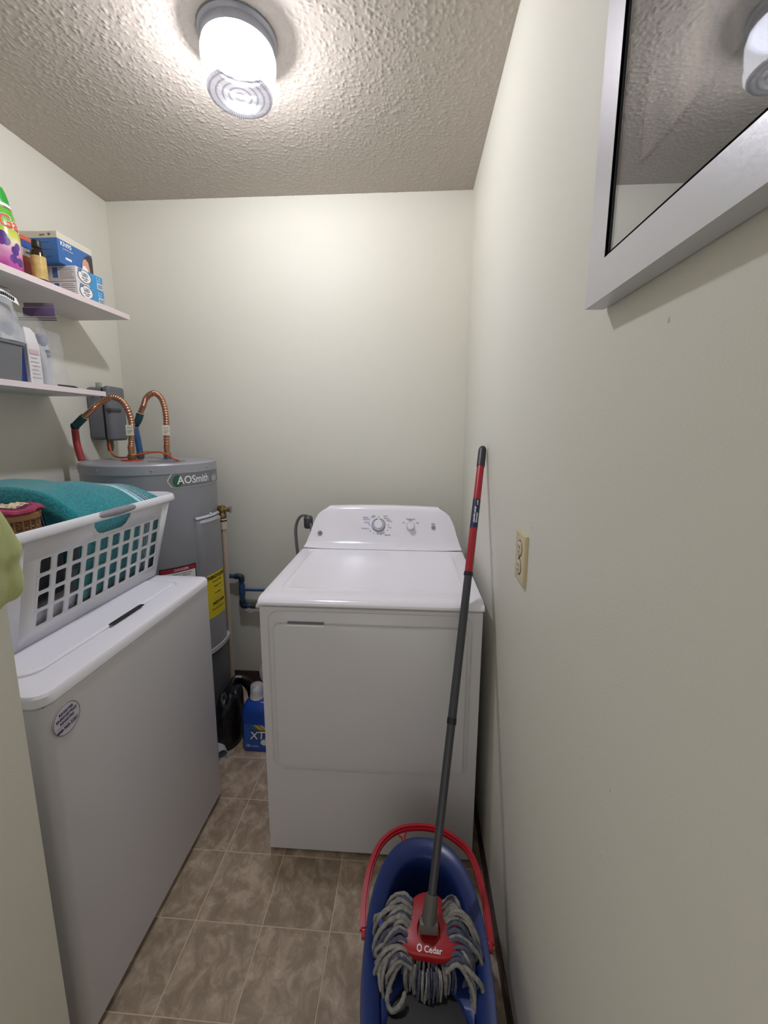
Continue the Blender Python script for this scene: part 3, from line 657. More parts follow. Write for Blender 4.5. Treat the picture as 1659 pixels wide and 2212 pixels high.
def bbend(am, zc, off):
    def f(co):
        z = zc+co.y; r = brad(z)+off+co.z; a = math.radians(am)+co.x/brad(z); return Vector((r*math.cos(a), r*math.sin(a), z))
    return f
M_or = mk('print_orange', 'd8573a', .4)
text('Ga', .056, M_wht, g, None, bend=bbend(vdir+38, .140, .0008), bold=.0030); text('Ga', .052, M_or, g, None, bend=bbend(vdir+38, .1405, .0014), bold=.0010)
rnd = random.Random(4)
for (a, z, s, cc) in ((8, .095, .016, '4a2d7a'), (-8, .088, .013, 'a8285a'), (18, .082, .013, '4a2d7a'), (4, .078, .010, '6b2f86'), (42, .06, .014, '4a2d7a'), (52, .075, .011, '5b3a8c'), (34, .035, .013, '5a2f86'), (56, .03, .013, '4a2d7a'), (-28, .11, .014, '9a2c44'), (-36, .098, .012, '5b2a50')):
    b = B(); L = [[bbend(vdir+a, z, .0008)(Vector((k*s*math.cos(2*PI*i/14)*.8, k*s*math.sin(2*PI*i/14), 0))) for i in range(14)] for k in (1, .5)]; rings(b, L, cap0=False)
    obj('printed_petal', b, mk('petal_'+cc, cc, .3), g)
# orange carton behind, small dark bottle
g = carton('powder_box', 'orange carton with a blue and white panel behind the small dark bottle', -1.425, -1.325, 1.405, 1.45, ZU+.0005, ZU+.150, mk('carton_orange', 'c25530', .5), 0)
panel(g, 'white_panel', .1, .1006, .003, .042, .085, .125, M_wht); panel(g, 'blue_panel', .1, .1010, .003, .042, .110, .136, mk('panel_blue', '264a90', .5))
panel(g, 'red_patch', .1, .1006, .005, .042, .02, .07, mk('panel_red', 'a03028', .5)); text('with', .009, M_ink, g, FRONT(.1012, .022, .098), bold=.0003)
g = thing('small_bottle', 'small amber glass bottle with black cap and gold label on the upper shelf', 'bottle', (-1.280, 1.418, ZU+.0005)); g.scale = (1.08, 1.08, 1.14)
M_amb = mk('amber_glass', '2a1712', .12)
obj('glass', lathe(B(), [(.017, 0), (.0195, .003), (.0195, .078), (.017, .086), (.011, .093), (.0095, .098)], seg=28), M_amb, g)
obj('label', lathe(B(), [(.0199, .006), (.0199, .070)], seg=28, cap0=False, cap1=False), mk('gold_paper', 'c2a765', .35, var=(60, .2)), g, label='gold paper label')
obj('cap', lathe(B(), [(.0125, .094), (.0130, .096), (.0130, .112), (.0115, .1145)], seg=28), M_black, g)
# lower shelf: grey bin, blue box, white carton in zip bag, tubes, big clear bag
g = thing('plastic_bin', 'dark grey plastic bin at the left end of the lower shelf', 'bin', (-1.33, 1.245, ZL_+.0005))
M_bin = mk('bin_grey', '6a6c6e', .5)
b = B(); rings(b, [[(x, y, 0) for x, y in rrect(0, 0, .12, .10, .012)], [(x, y, .118) for x, y in rrect(0, 0, .14, .12, .014)], [(x, y, .118) for x, y in rrect(0, 0, .134, .114, .012)], [(x, y, .004) for x, y in rrect(0, 0, .114, .094, .010)]])
obj('tub', b, M_bin, g); b = B(); rings(b, [[(x, y, z) for x, y in rrect(0, 0, .14+e, .12+e, .016)] for e, z in ((0, .112), (.008, .113), (.008, .121), (-.006, .121), (-.006, .112))]+[], cap0=False, cap1=False)
obj('rim', b, M_bin, g)
g = carton('blue_box', 'deep blue carton between the grey bin and the white carton', -1.40, -1.305, 1.315, 1.345, ZL_+.0005, ZL_+.115, mk('box_deep_blue', '24356e', .4), 0)
def film_mat(name, fac, tint='ffffff', sc_=40):
    m = bpy.data.materials.new(name); m.use_nodes = True; nt = m.node_tree; nt.nodes.clear()
    out = nt.nodes.new('ShaderNodeOutputMaterial'); tr = nt.nodes.new('ShaderNodeBsdfTransparent'); pr = nt.nodes.new('ShaderNodeBsdfPrincipled')
    pr.inputs['Base Color'].default_value = (*lin('d4d6dc'), 1); pr.inputs['Roughness'].default_value = .1; pr.inputs['Specular IOR Level'].default_value = .9
    mx = nt.nodes.new('ShaderNodeMixShader'); mx.inputs[0].default_value = fac
    n = nt.nodes.new('ShaderNodeTexNoise'); n.inputs['Scale'].default_value = sc_; n.inputs['Detail'].default_value = 4; tc = nt.nodes.new('ShaderNodeTexCoord'); nt.links.new(tc.outputs['Object'], n.inputs['Vector'])
    bp = nt.nodes.new('ShaderNodeBump'); bp.inputs['Strength'].default_value = .9; bp.inputs['Distance'].default_value = .01; nt.links.new(n.outputs[0], bp.inputs['Height']); nt.links.new(bp.outputs[0], pr.inputs['Normal'])
    nt.links.new(tr.outputs[0], mx.inputs[1]); nt.links.new(pr.outputs[0], mx.inputs[2]); nt.links.new(mx.outputs[0], out.inputs[0]); return m
M_film = film_mat('clear_film', .16)
def bag_mesh(w, d, h, seed, top=.25, n=28, m=16, pinch=1):
    """closed puffy bag: width w (y), depth d (x), height h, pinched flat towards the top"""
    rg = random.Random(seed); ph = [(rg.uniform(2, 9), rg.uniform(0, 6), rg.uniform(3, 14), rg.uniform(0, 6)) for _ in range(6)]
    L = []
    for j in range(m+1):
        v = j/m; th = (1-v)**.6*(1-top)+top*(1-v) if pinch else 1-.3*v
        th = max(th, .02); q = []
        for i in range(n):
            a = 2*PI*i/n; ca, sa = math.cos(a), math.sin(a)
            x = math.copysign(abs(ca)**.7, ca)*d/2*th; y = math.copysign(abs(sa)**.6, sa)*w/2*(1-.12*math.sin(v*PI))
            nz = sum(math.sin(f*a+p)*math.sin(g_*v+s_) for f, p, g_, s_ in ph)/6
            q.append((x*(1+.18*nz)+.012*nz*(v > .1), y*(1+.09*nz*(v < .9)), h*v+.004*nz*(v > .05)))
        L.append(q)
    b = B(); rings(b, L); return b
g = thing('zip_bag', 'clear zip bag with a purple closure holding a white carton on the lower shelf', 'bag', (-1.325, 1.405, ZL_+.001), .1)
obj('film', bag_mesh(.13, .075, .232, 3), M_film, g, smooth=80)
M_pur = mk('zip_purple', '6a5580', .35)
obj('zip_strip', box(B(), -.055, .055, .043, .046, .243, .272, .001), M_pur, g); obj('zip_lip', box(B(), -.050, .055, .043, .045, .273, .288, .001), mk('zip_mauve', '7d6d86', .4), g)
for k in range(2): obj('zip_rail', box(B(), -.072, .058, .041, .046, .229+.007*k, .2315+.007*k), mk('zip_dark', '3a2c48', .4), g)
g = thing('white_carton', 'narrow white printed carton inside the purple zip bag', 'box', (-1.31, 1.37, ZL_+.003), .05)
b = B(); rings(b, [[(x, y, z) for x, y in rrect(0, 0, .034*s, .05*s2, .002)] for z, s, s2 in ((0, 1, 1), (.118, 1, 1), (.122, 1.03, 1.04), (.17, .55, .85), (.185, .12, .5))])
obj('carton', b, M_cart, g)
for k in range(7): obj('print_line', box(B(), .017, .0176, -.019+.003*(k % 2), .018-.004*(k % 3), .018+.013*k, .0205+.013*k), mk('print_faint', '8d8890', .6), g)
obj('print_block', box(B(), .0172, .018, -.02, .018, .098, .112), mk('print_pink', 'c9a9ac', .5), g)
for (yy, zz, s, c_, lb_) in ((1.455, .15, 1, 'b9c0cc', 'pale blue squeeze tube in the clear bag nearest the back wall'), (1.33, .16, .9, '35507e', 'dark blue topped tube standing behind the grey bin')):
    g = thing('squeeze_tube', lb_, 'tube', (-1.34, yy, ZL_+.002))
    b = B(); rings(b, [[(x*s, y*s, z) for x, y in rrect(0, 0, wx_, wy_, min(wx_, wy_)*.45)] for z, wx_, wy_ in ((0, .03, .03), (.05, .034, .036), (.11, .026, .046), (zz, .004, .052))])
    obj('tube_body', b, mk('tube_white' if yy > 1.4 else 'tube_pale', 'c3c5ca', .35), g)
    obj('cap', lathe(B(), [(.014*s, zz-.002), (.019*s, zz+.004), (.02*s, zz+.022), (.012*s, zz+.032)], seg=20), mk('tube_cap_'+c_, '8186a0' if yy > 1.4 else '2f4c78', .35), g)
    if yy > 1.4:
        for k, c2 in ((0, '2b3c60'), (1, '8f9a98')):
            for q_ in range(2): obj('label_block', box(B(), .010, .0185-.004*k, .006+.010*k-.004, .014+.010*k-.004, .120-.016*q_, .130-.016*q_, .001), mk('lb'+c2, c2, .4), g)
g = thing('plastic_bag', 'crumpled clear plastic bag slumped at the right end of the lower shelf', 'bag', (-1.325, 1.475, ZL_+.001))
obj('film', bag_mesh(.10, .07, .20, 8, top=.3), M_film, g, smooth=80)
g = thing('plastic_bag', 'bulging clear plastic bag with a barcode sticker on the grey bin', 'bag', (-1.325, 1.265, ZL_+.125))
obj('film', bag_mesh(.16, .13, .175, 5, top=.5, pinch=1), film_mat('clear_film_thick', .45, sc_=28), g, smooth=80)
b = B(); cols = []
for k in range(10):
    y = -.035+.08*k/9; cols.append([(.060-.2*(y-.02)**2, y, .128-.3*max(0, y-.0)), (.052-.2*(y-.02)**2, y, .150-.3*max(0, y-.0))])
rings(b, cols, closed=False); sg = obj('sticker', b, M_wht, g)
for k in range(9):
    y = -.022+.006*k; obj('bar', box(B(), .0585-.2*(y-.02)**2, .0605-.2*(y-.02)**2, y, y+.003, .132-.3*max(0, y), .142-.3*max(0, y)), M_blk, sg)
g = thing('green_lid', 'small green plastic lid in the grey bin', 'lid', (-1.30, 1.30, ZL_+.115)); obj('disc', lathe(B(), [(.018, 0), (.018, .012), (.014, .016)], seg=20), mk('lid_green', '1f7048', .4), g)
g = thing('black_pen', 'black pen lying on the lower shelf beside the clear bag', 'pen', (-1.30, 1.49, ZL_+.005)); obj('barrel', tube(B(), [(.01, -.04, .001), (.02, .02, .001), (.022, .032, 0)], [.004, .004, .0015], 8), M_black, g)

# ================================================================= LAUNDRY BASKET
bz = .9048
BXc, BYc = -1.088, 1.065     # centre
g = thing('laundry_basket', 'white plastic laundry basket with square holes on top of the washer', 'basket', (BXc, BYc, bz))
M_bask = mk('basket_white', 'dcdce2', .3, spec=.5)
w0, w1, hb = .335, .46, .292      # bottom and rim width (x), height
def bsec(v):
    return w0+(w1-w0)*v, -.285-.05*v, .324+.028*v      # width, near end, far end
def inside(bm, gap=.010):
    for v in bm.verts:
        w, ya, yb_ = bsec(min(1, max(0, v.co.z/hb))); m_ = w/2-gap
        if v.co.z < hb-.004: v.co.x = max(-m_, min(m_, v.co.x)); v.co.y = max(ya+gap+.01, min(yb_-gap-.01, v.co.y))
    return bm
def bwall():
    b = B()
    # straight side lattices with rounded holes, both long sides; plain elsewhere
    ncol, pitch, hw = 10, .0475, .031; ybeg = -.190
    rows = [(.042, .078), (.087, .123), (.132, .168), (.177, .213)]
    def P(side, y, z):
        v = z/hb; w, ya_, yb2 = bsec(v); return (side*w/2, y, z)
    rc = .06
    for side in (1, -1):
        ys = [-.215]+sum([[ybeg+k*pitch-.0085, ] for k in range(ncol)], [])+[ybeg+(ncol-1)*pitch+hw+.0085, .275]
        zs = [.03, .0375]+[.0825, .1275, .1725]+[.2175]
        yc = [ybeg-.0085+k*pitch for k in range(ncol+1)]
        for r_, (za, zb_) in enumerate(rows):
            zl = [.0375, .0825, .1275, .1725, .2175]
            for k in range(ncol):
                ya, yb_ = ybeg+k*pitch, ybeg+k*pitch+hw
                oc = [(yc[k], zl[r_]), (yc[k+1], zl[r_]), (yc[k+1], zl[r_+1]), (yc[k], zl[r_+1])]
                inner = []
                for (cy_, cz_, a0) in ((ya, za, 180), (yb_, za, 270), (yb_, zb_, 0), (ya, zb_, 90)):
                    sx = 1 if cy_ == ya else -1; sz = 1 if cz_ == za else -1; rr2 = .005
                    for q in range(4):
                        a = math.radians(a0+90*q/3); inner.append((cy_+sx*rr2+rr2*math.cos(a), cz_+sz*rr2+rr2*math.sin(a)))
                ov = [b.verts.new(P(side, *p)) for p in oc]; iv = [b.verts.new(P(side, *p)) for p in inner]
                for c in range(4):
                    b.faces.new([ov[c]]+[iv[4*c+3-q] for q in range(4)]) if False else None
                    for q in range(3): b.faces.new((ov[c], iv[4*c+q], iv[4*c+q+1]))
                    b.faces.new((ov[c], iv[4*c+3], iv[(4*c+4) % 16], ov[(c+1) % 4]))
        # plain bands around the lattice
        def quad(y0, y1, z0, z1, n=1):
            for k in range(n):
                a_, c_ = y0+(y1-y0)*k/n, y0+(y1-y0)*(k+1)/n
                b.faces.new([b.verts.new(P(side, *p)) for p in ((a_, z0), (c_, z0), (c_, z1), (a_, z1))])
        Y0, Y1 = yc[0], yc[-1]
        quad(-.235, Y0, .0375, .2175); quad(Y1, .277, .0375, .2175)
        quad(-.235, Y0, .0, .0375); quad(Y0, Y1, .0, .0375); quad(Y1, .277, 0, .0375)
        # top band with the hand opening: y -.02..+.125, z .226..281
        quad(-.235, -.03, .2175, .292); quad(.115, .277, .2175, .292)
        quad(-.03, .115, .2175, .229)
        for k in range(12):
            y0 = -.03+.145*k/12; y1 = -.03+.145*(k+1)/12
            def cut(y): e = abs((y-.0425)/.0725); return .229+.028*e**6
            b.faces.new([b.verts.new(P(side, *p)) for p in ((y0, .229), (y1, .229), (y1, cut(y1)), (y0, cut(y0)))]) if cut(y1) > .2295 or cut(y0) > .2295 else None
            b.faces.new([b.verts.new(P(side, *p)) for p in ((y0, .270), (y1, .270), (y1, .292), (y0, .292))])
    # ends and rounded corners
    def ends(sgn, ystart):
        for k in range(24):
            pts = []
            for kk in (k, k+1):
                tt = kk/24
                for z in (0, hb):
                    w, ya_, yb2 = bsec(z/hb); yend = yb2 if sgn > 0 else ya_; xx = w/2; r_ = .045
                    ys_ = ystart
                    # path: from (xx, ys_) to corner arc to (-xx, ys_)
                    if tt < .1: p = (xx, ys_+(yend-sgn*r_-ys_)*tt/.1)
                    elif tt < .4: a = (tt-.1)/.3*PI/2; p = (xx-r_+r_*math.cos(a), yend-sgn*r_+sgn*r_*math.sin(a))
                    elif tt < .6: p = (xx-r_+(-2*(xx-r_))*(tt-.4)/.2, yend)
                    elif tt < .9: a = PI/2+(tt-.6)/.3*PI/2; p = (-xx+r_+r_*math.cos(a), yend-sgn*r_+sgn*r_*math.sin(a))
                    else: p = (-xx, yend-sgn*r_+(ys_-yend+sgn*r_)*(tt-.9)/.1)
                    pts.append((p[0], p[1], z))
            b.faces.new([b.verts.new(p) for p in (pts[0], pts[2], pts[3], pts[1])])
    ends(-1, -.235); ends(1, .277)
    bmesh.ops.remove_doubles(b, verts=b.verts[:], dist=.0006)
    return b
body = obj('side_wall', bwall(), M_bask, g, smooth=40)
sm = body.modifiers.new('thick', 'SOLIDIFY'); sm.thickness = .0028; sm.offset = -1
# y range of plain band must stop at the rounded ends
b = B(); fl = [[(x, y, z) for x, y in rrect(0, .0195, w0-e, .609-e, .045-e/4, 6)] for e, z in ((-.001, .008), (.012, .001), (.03, 0))]; rings(b, fl, cap0=False); obj('bottom', b, M_bask, g)
def rimpath(w, l, r, n=10): return rrect(0, 0, w, l, r, n)
def rim():
    b = B(); L = []
    for off, z in ((0, hb-.016), (.012, hb-.020), (.0135, hb-.016), (.011, hb-.002), (.004, hb+.003), (-.001, hb+.0), (-.0015, hb-.014)):
        q = []
        for x, y in rimpath(w1+2*off, .687+2*off, .05+off, 10): q.append((x, y+.0085, z))
        L.append(q)
    # densify straight sides so the hand grips can dip
    L2 = []
    for q in L:
        o = []
        for i in range(len(q)):
            p0, p1 = q[i], q[(i+1) % len(q)]; d = abs(p1[1]-p0[1])+abs(p1[0]-p0[0]); k = 18 if d > .2 else 1
            for s_ in range(k): o.append(tuple(p0[j]+(p1[j]-p0[j])*s_/k for j in range(3)))
        L2.append([(x, y, z-.0*math.exp(-((y-.04)/.06)**2)) for x, y, z in o])
    rings(b, L2, cap0=False, cap1=False); return b
obj('rim', rim(), M_bask, g, smooth=60)
for s_ in (1, -1):
    b = B(); L = []
    for k in range(15):
        t_ = k/14; y = -.035+.155*t_; e = .35+.65*math.sin(PI*min(1, max(0, t_*1.0)))**.4; L.append([(s_*(w1/2+.007+.0115*e*math.cos(a)), y, hb-.007+.0125*e*math.sin(a)) for a in [2*PI*i/12 for i in range(12)]])
    rings(b, L); gp = obj('grip', b, mk('grip_grey', '8b8b92', .4), g); gp['label'] = 'grey soft hand grip'

# laundry
def fold(x, y, seed):
    s = seed*1.7
    return (.35*math.sin(9*y+6*x+s)+.28*math.sin(17*x-7*y+2*s)+.2*math.sin(31*y+11*x+s*3)+.12*math.sin(47*x+23*y+s))
def heap(cx, cy, wx_, wy_, z0, z1, amp, seed, n=48, m=20, p=.35):
    """lumpy cloth heap: a superellipse mound with folds"""
    b = B(); L = []
    for j in range(m+1):
        v = j/m
        if v < .5: s, z = 1, z0+(z1-z0)*.75*(v/.5)
        else: a = (v-.5)/.5*PI/2; s, z = math.cos(a)**.8+.0, z0+(z1-z0)*(.75+.25*math.sin(a))
        s = max(s, .01); q = []
        for i in range(n):
            a = 2*PI*i/n; ca, sa = math.cos(a), math.sin(a)
            x = cx+math.copysign(abs(ca)**p, ca)*wx_/2*s; y = cy+math.copysign(abs(sa)**p, sa)*wy_/2*s
            f = fold(x, y, seed) if v >= .5 else fold(y*1.5, z*2.5, seed)
            k = 1 if v >= .5 else 1+amp*f*1.2
            q.append((cx+(x-cx)*min(k, 1.0), cy+(y-cy)*k if v >= .5 else y, z+amp*f*(1 if v >= .5 else .2)))
        L.append(q)
    rings(b, L); return inside(b, .014)
def towel_mat():
    m = bpy.data.materials.new('teal_terry'); m.use_nodes = True; nt = m.node_tree; b = nt.nodes['Principled BSDF']
    tc = nt.nodes.new('ShaderNodeTexCoord'); sp = nt.nodes.new('ShaderNodeSeparateXYZ'); nt.links.new(tc.outputs['Object'], sp.inputs[0])
    mr = nt.nodes.new('ShaderNodeMapRange'); mr.inputs[1].default_value = .16; mr.inputs[2].default_value = .30; nt.links.new(sp.outputs['Y'], mr.inputs[0])
    cr = nt.nodes.new('ShaderNodeValToRGB'); cr.color_ramp.interpolation = 'CONSTANT'; E_ = cr.color_ramp.elements
    T_, P_, K_ = '1f8088', 'a9cdd2', '16485a'
    E_[0].position = 0; E_[0].color = (*lin(T_), 1); E_[1].position = .95; E_[1].color = (*lin(T_), 1)
    for p, c in ((.22, P_), (.32, '5f9fae'), (.38, P_), (.42, K_), (.47, P_), (.50, K_), (.55, P_), (.58, K_), (.63, '6aa8b4'), (.66, T_)):
        x = E_.new(p); x.color = (*lin(c), 1)
    nt.links.new(mr.outputs[0], cr.inputs[0])
    n = nt.nodes.new('ShaderNodeTexNoise'); n.inputs['Scale'].default_value = 160; n.inputs['Detail'].default_value = 4; nt.links.new(tc.outputs['Object'], n.inputs['Vector'])
    n2 = nt.nodes.new('ShaderNodeMapRange'); n2.inputs[1].default_value = .35; n2.inputs[2].default_value = .65; n2.inputs[3].default_value = .75; n2.inputs[4].default_value = 1.3; nt.links.new(n.outputs[0], n2.inputs[0])
    sv = nt.nodes.new('ShaderNodeVectorMath'); sv.operation = 'SCALE'; nt.links.new(cr.outputs[0], sv.inputs[0]); nt.links.new(n2.outputs[0], sv.inputs['Scale']); nt.links.new(sv.outputs[0], b.inputs['Base Color'])
    bp = nt.nodes.new('ShaderNodeBump'); bp.inputs['Strength'].default_value = .7; bp.inputs['Distance'].default_value = .003; nt.links.new(n.outputs[0], bp.inputs['Height']); nt.links.new(bp.outputs[0], b.inputs['Normal'])
    b.inputs['Roughness'].default_value = .95; b.inputs['Sheen Weight'].default_value = .4; b.inputs['Specular IOR Level'].default_value = .1
    return m
def towel():
    b = B(); nx, ny = 40, 70; L = []
    # one cloth: sides hang down inside the basket walls, top heaps over the rim
    for j in range(ny+1):
        y = -.055+.370*j/ny; q = []
        for i in range(nx+1):
            u = i/nx*2-1; av = abs(u)
            if av > .72: d = (av-.72)/.28; x = math.copysign(.212-.045*d, u); z = .262-.225*d
            else: t_ = u/.72; x = t_*.212; z = .275+.085*(1-max(0, t_)**2.2)*(1-.40*(max(0, j/ny-.55)/.45)**1.5)
            edge = min(1, ((ny-j)/6)**.6, (j/5+.25)**.6)
            z = z if av > .72 else .255+(z-.255)*edge
            f = fold(x*1.0, y, 2); q.append((x*(1+.0*f)-(.006*(1+f) if av > .72 and u > 0 else (-.006*(1+f) if av > .72 else 0)), y, z+.012*f*(av <= .72)))
        L.append(q)
    rings(b, L, closed=False); return inside(b)
g = thing('towel', 'teal terry towel with pale stripes heaped in the laundry basket', 'towel', (BXc, BYc, bz))
o = obj('cloth', towel(), towel_mat(), g, smooth=180); md = o.modifiers.new('thick', 'SOLIDIFY'); md.thickness = .006; md.offset = -1
g = thing('dark_shirt', 'dark printed shirt showing through the basket holes at the near end', 'clothing', (BXc, BYc, bz))
obj('cloth', heap(0.055, -.160, .26, .17, .100, .235, .010, 5), mk('dark_knit', '1d2026', .9, bump=(90, .5, .004)), g, smooth=180)
for (yy, zz, s_) in ((-.135, .195, 'STV'), (-.185, .19, 'D')): pass
g = thing('white_shirt', 'white cotton shirt showing through the lower basket holes', 'clothing', (BXc, BYc, bz))
obj('cloth', heap(0.05, -.105, .27, .26, .01, .086, .006, 9), mk('white_cotton', 'c6c6d2', .9, bump=(60, .5, .004)), g, smooth=180)
# small wicker basket with crocheted cover
wxx, wyy = -1.005, .925
g = thing('wicker_basket', 'small brown wicker basket standing among the laundry', 'basket', (wxx, wyy, bz+.16))
M_wick = mk('wicker', '8a6440', .6, var=(60, .35))
wr, wh = .066, .162
obj('liner', lathe(B(), [(wr*.86, 0), (wr*.93, .05), (wr*.95, wh-.02)], seg=36), mk('wicker_dark', '3f2a1c', .8), g)
b = B(); 
for k in range(22):
    L = []; z = .008+k*.0062
    pts = [((wr*(.92+.03*min(1, z/.06))+.0022*(1 if (i+k) % 2 else -1))*math.cos(2*PI*i/48), (wr*(.92+.03*min(1, z/.06))+.0022*(1 if (i+k) % 2 else -1))*math.sin(2*PI*i/48), z) for i in range(49)]
    tube(b, pts, .0028, 5)
wv = obj('weave', b, M_wick, g); wv['kind'] = 'stuff'
for i in range(24):
    a = 2*PI*i/24; obj('stake', tube(B(), [(wr*.95*math.cos(a), wr*.95*math.sin(a), .004), (wr*.985*math.cos(a), wr*.985*math.sin(a), wh-.024)], .0026, 5), M_wick, g)
obj('rim_band', lathe(B(), [(wr*.99, wh-.026), (wr*1.06, wh-.022), (wr*1.07, wh-.010), (wr*1.0, wh-.005), (wr*.94, wh-.012)], seg=40), mk('wicker_rim', '9b6d45', .45, var=(40, .2)), g)
g = thing('crochet_doily', 'pink and maroon crocheted doily with a cream centre on the wicker basket', 'doily', (wxx, wyy, bz+.16+wh-.004))
def doily(r0_, r1_, z, amp, petals, th):
    b = B(); n = 72; L = []
    for r_, dz in ((r0_, 0), ((r0_+r1_)/2, th), (r1_, th*.5), (r1_+.003, -.003), (r1_, -.006), (r0_, -.004)):
        L.append([((r_*(1+amp*(r_ > r0_)*math.cos(petals*2*PI*i/n)))*math.cos(2*PI*i/n), (r_*(1+amp*(r_ > r0_)*math.cos(petals*2*PI*i/n)))*math.sin(2*PI*i/n), z+dz+.003*math.sin(5*2*PI*i/n)) for i in range(n)])
    L.append(L[0]); rings(b, L, cap0=False, cap1=False); return b
obj('border', doily(.046, .074, .006, .05, 11, .005), mk('yarn_pink', '9a3557', .9, bump=(150, .8, .004), var=(50, .25)), g)
obj('inner_ring', doily(.040, .056, .010, .03, 9, .004), mk('yarn_maroon', '5c2338', .9, bump=(150, .8, .004)), g)
b = B(); rnd = random.Random(2)
for k in range(90):
    r_ = .044*math.sqrt(rnd.random()); a = rnd.random()*2*PI; lathe(b, [(.001, -.003), (.006, 0), (.005, .004), (.001, .006)], (r_*math.cos(a), r_*math.sin(a), .008+rnd.random()*.003), 6)
cs = obj('centre_stitches', b, mk('yarn_cream', 'd3c3a4', .95, bump=(200, .6, .003)), g); cs['kind'] = 'stuff'

# ================================================================= HANGING GREEN KNIT
def green():
    g = thing('knit_top', 'lime green ribbed knit garment hanging at the left edge against the entry wall', 'clothing', (XJ, .50, 1.14))
    m = bpy.data.materials.new('lime_rib'); m.use_nodes = True; nt = m.node_tree; b_ = nt.nodes['Principled BSDF']
    b_.inputs['Base Color'].default_value = (*lin('b7c07c'), 1); b_.inputs['Roughness'].default_value = .95; b_.inputs['Sheen Weight'].default_value = .3; b_.inputs['Specular IOR Level'].default_value = .1
    tc = nt.nodes.new('ShaderNodeTexCoord'); w = nt.nodes.new('ShaderNodeTexWave'); w.bands_direction = 'Y'; w.inputs['Scale'].default_value = 130; w.inputs['Distortion'].default_value = 1.2; w.inputs['Detail'].default_value = 1; w.inputs['Detail Scale'].default_value = .3
    nt.links.new(tc.outputs['Object'], w.inputs['Vector']); bp = nt.nodes.new('ShaderNodeBump'); bp.inputs['Strength'].default_value = .5; bp.inputs['Distance'].default_value = .0015
    nt.links.new(w.outputs[0], bp.inputs['Height']); nt.links.new(bp.outputs[0], b_.inputs['Normal'])
    # right outline (y offset from .50) against height z above 1.14; left outline off frame
    R_ = [(0, .028), (.012, .055), (.02, .082), (.032, .098), (.05, .101), (.07, .092), (.085, .090), (.098, .104), (.112, .093), (.14, .080), (.17, .066), (.20, .05), (.24, .035), (.30, .02), (.36, .0)]
    b = B(); L = []; n = 34
    for z, ye in R_:
        yl = -.16+.3*z; q = []
        th = .030+.026*math.sin(PI*min(1, z/.36+.15))
        for i in range(n):
            a = 2*PI*i/n; yc_, hw_ = (ye+yl)/2, (ye-yl)/2
            y = yc_+hw_*math.copysign(abs(math.cos(a))**.8, math.cos(a)); x = .034+th*math.sin(a)*.9
            pl = .0045*math.sin(y*120)*(1-z/.4)
            q.append((max(x+pl, .003), y, z-.012*math.cos(y*70)*(z < .03)))
        L.append(q)
    rings(b, L); o = obj('knit', b, m, g, smooth=180); s = o.modifiers.new('s', 'SUBSURF'); s.levels = s.render_levels = 2
    h = obj('hook', tube(B(), spline([(.0, -.05, .36), (.02, -.05, .355), (.045, -.05, .36), (.05, -.05, .38)], 5), .004, 8), M_chrome, g)
green()

# ================================================================= BUCKET
bcx, bcy, bH = .049, .733, .280
g = thing('mop_bucket', 'blue oval mop bucket with a red handle on the floor by the right wall', 'bucket', (bcx, bcy, 0))
M_blu = mk('bucket_blue', '203470', .3, bump=(40, .05, .002)); M_blu2 = mk('bucket_blue_well', '1d3480', .35)
M_red = mk('bucket_red', 'b01d2c', .33)
def sup(a, rx, ry, n=2.4):
    c, s = math.cos(a), math.sin(a); return (rx*math.copysign(abs(c)**(2/n), c), ry*math.copysign(abs(s)**(2/n), s))
def oval(rx, ry, z, dyc=0, n=64, sh=0):
    return [(sup(2*PI*i/n, rx, ry)[0], sup(2*PI*i/n, rx, ry)[1]+dyc, z) for i in range(n)]
b = B()
rings(b, [oval(.108, .215, .0), oval(.114, .222, .004), oval(.122, .235, .12), oval(.130, .252, .22), oval(.134, .258, .255), oval(.139, .266, .262), oval(.1415, .269, .272), oval(.139, .266, .2805), oval(.133, .259, .280), oval(.122, .246, .275), oval(.108, .230, .268), oval(.102, .222, .258), oval(.099, .217, .235), oval(.095, .210, .15), oval(.088, .195, .03), oval(.07, .17, .02)])
obj('tub', b, M_blu, g, smooth=50)
# wringer deck over the near half
def edge_r(ang, hc, rx=.100, ry=.216, ycut=.035):
    lo, hi = 0, .6
    for _ in range(30):
        m_ = (lo+hi)/2; x, y = hc[0]+m_*math.cos(ang), hc[1]+m_*math.sin(ang)
        ok = (abs(x)/rx)**2.4+(abs(y)/ry)**2.4 < 1 and y < ycut
        if ok: lo = m_
        else: hi = m_
    return lo
hc = (0, -.115); n = 64; L = []
def deckloop(s, z): return [(hc[0]+edge_r(2*PI*i/n, hc)*s*math.cos(2*PI*i/n), hc[1]+edge_r(2*PI*i/n, hc)*s*math.sin(2*PI*i/n), z) for i in range(n)]
def hole(r, z): return [(hc[0]+r*.88*math.cos(2*PI*i/n), hc[1]+r*math.sin(2*PI*i/n), z) for i in range(n)]
b = B(); rings(b, [deckloop(1, .243), deckloop(1, .250), deckloop(.98, .253), hole(.102, .250), hole(.097, .242), hole(.094, .20)], cap0=False, cap1=False)
obj('wringer_deck', b, M_blu, g, smooth=50)
b = B(); rings(b, [hole(.098, .243), hole(.094, .240), hole(.090, .20), hole(.074, .034), hole(.03, .032)]); wb = obj('wringer_basket', b, mk('wringer_black', '040405', .5), g)
for i in range(20):
    a = 2*PI*i/20; pts = [(hc[0]+r_*.88*math.cos(a), hc[1]+r_*math.sin(a), z) for r_, z in ((.089, .232), (.0865, .19), (.076, .06))]; obj('basket_rib', tube(B(), pts, .0022, 5), M_black, wb)
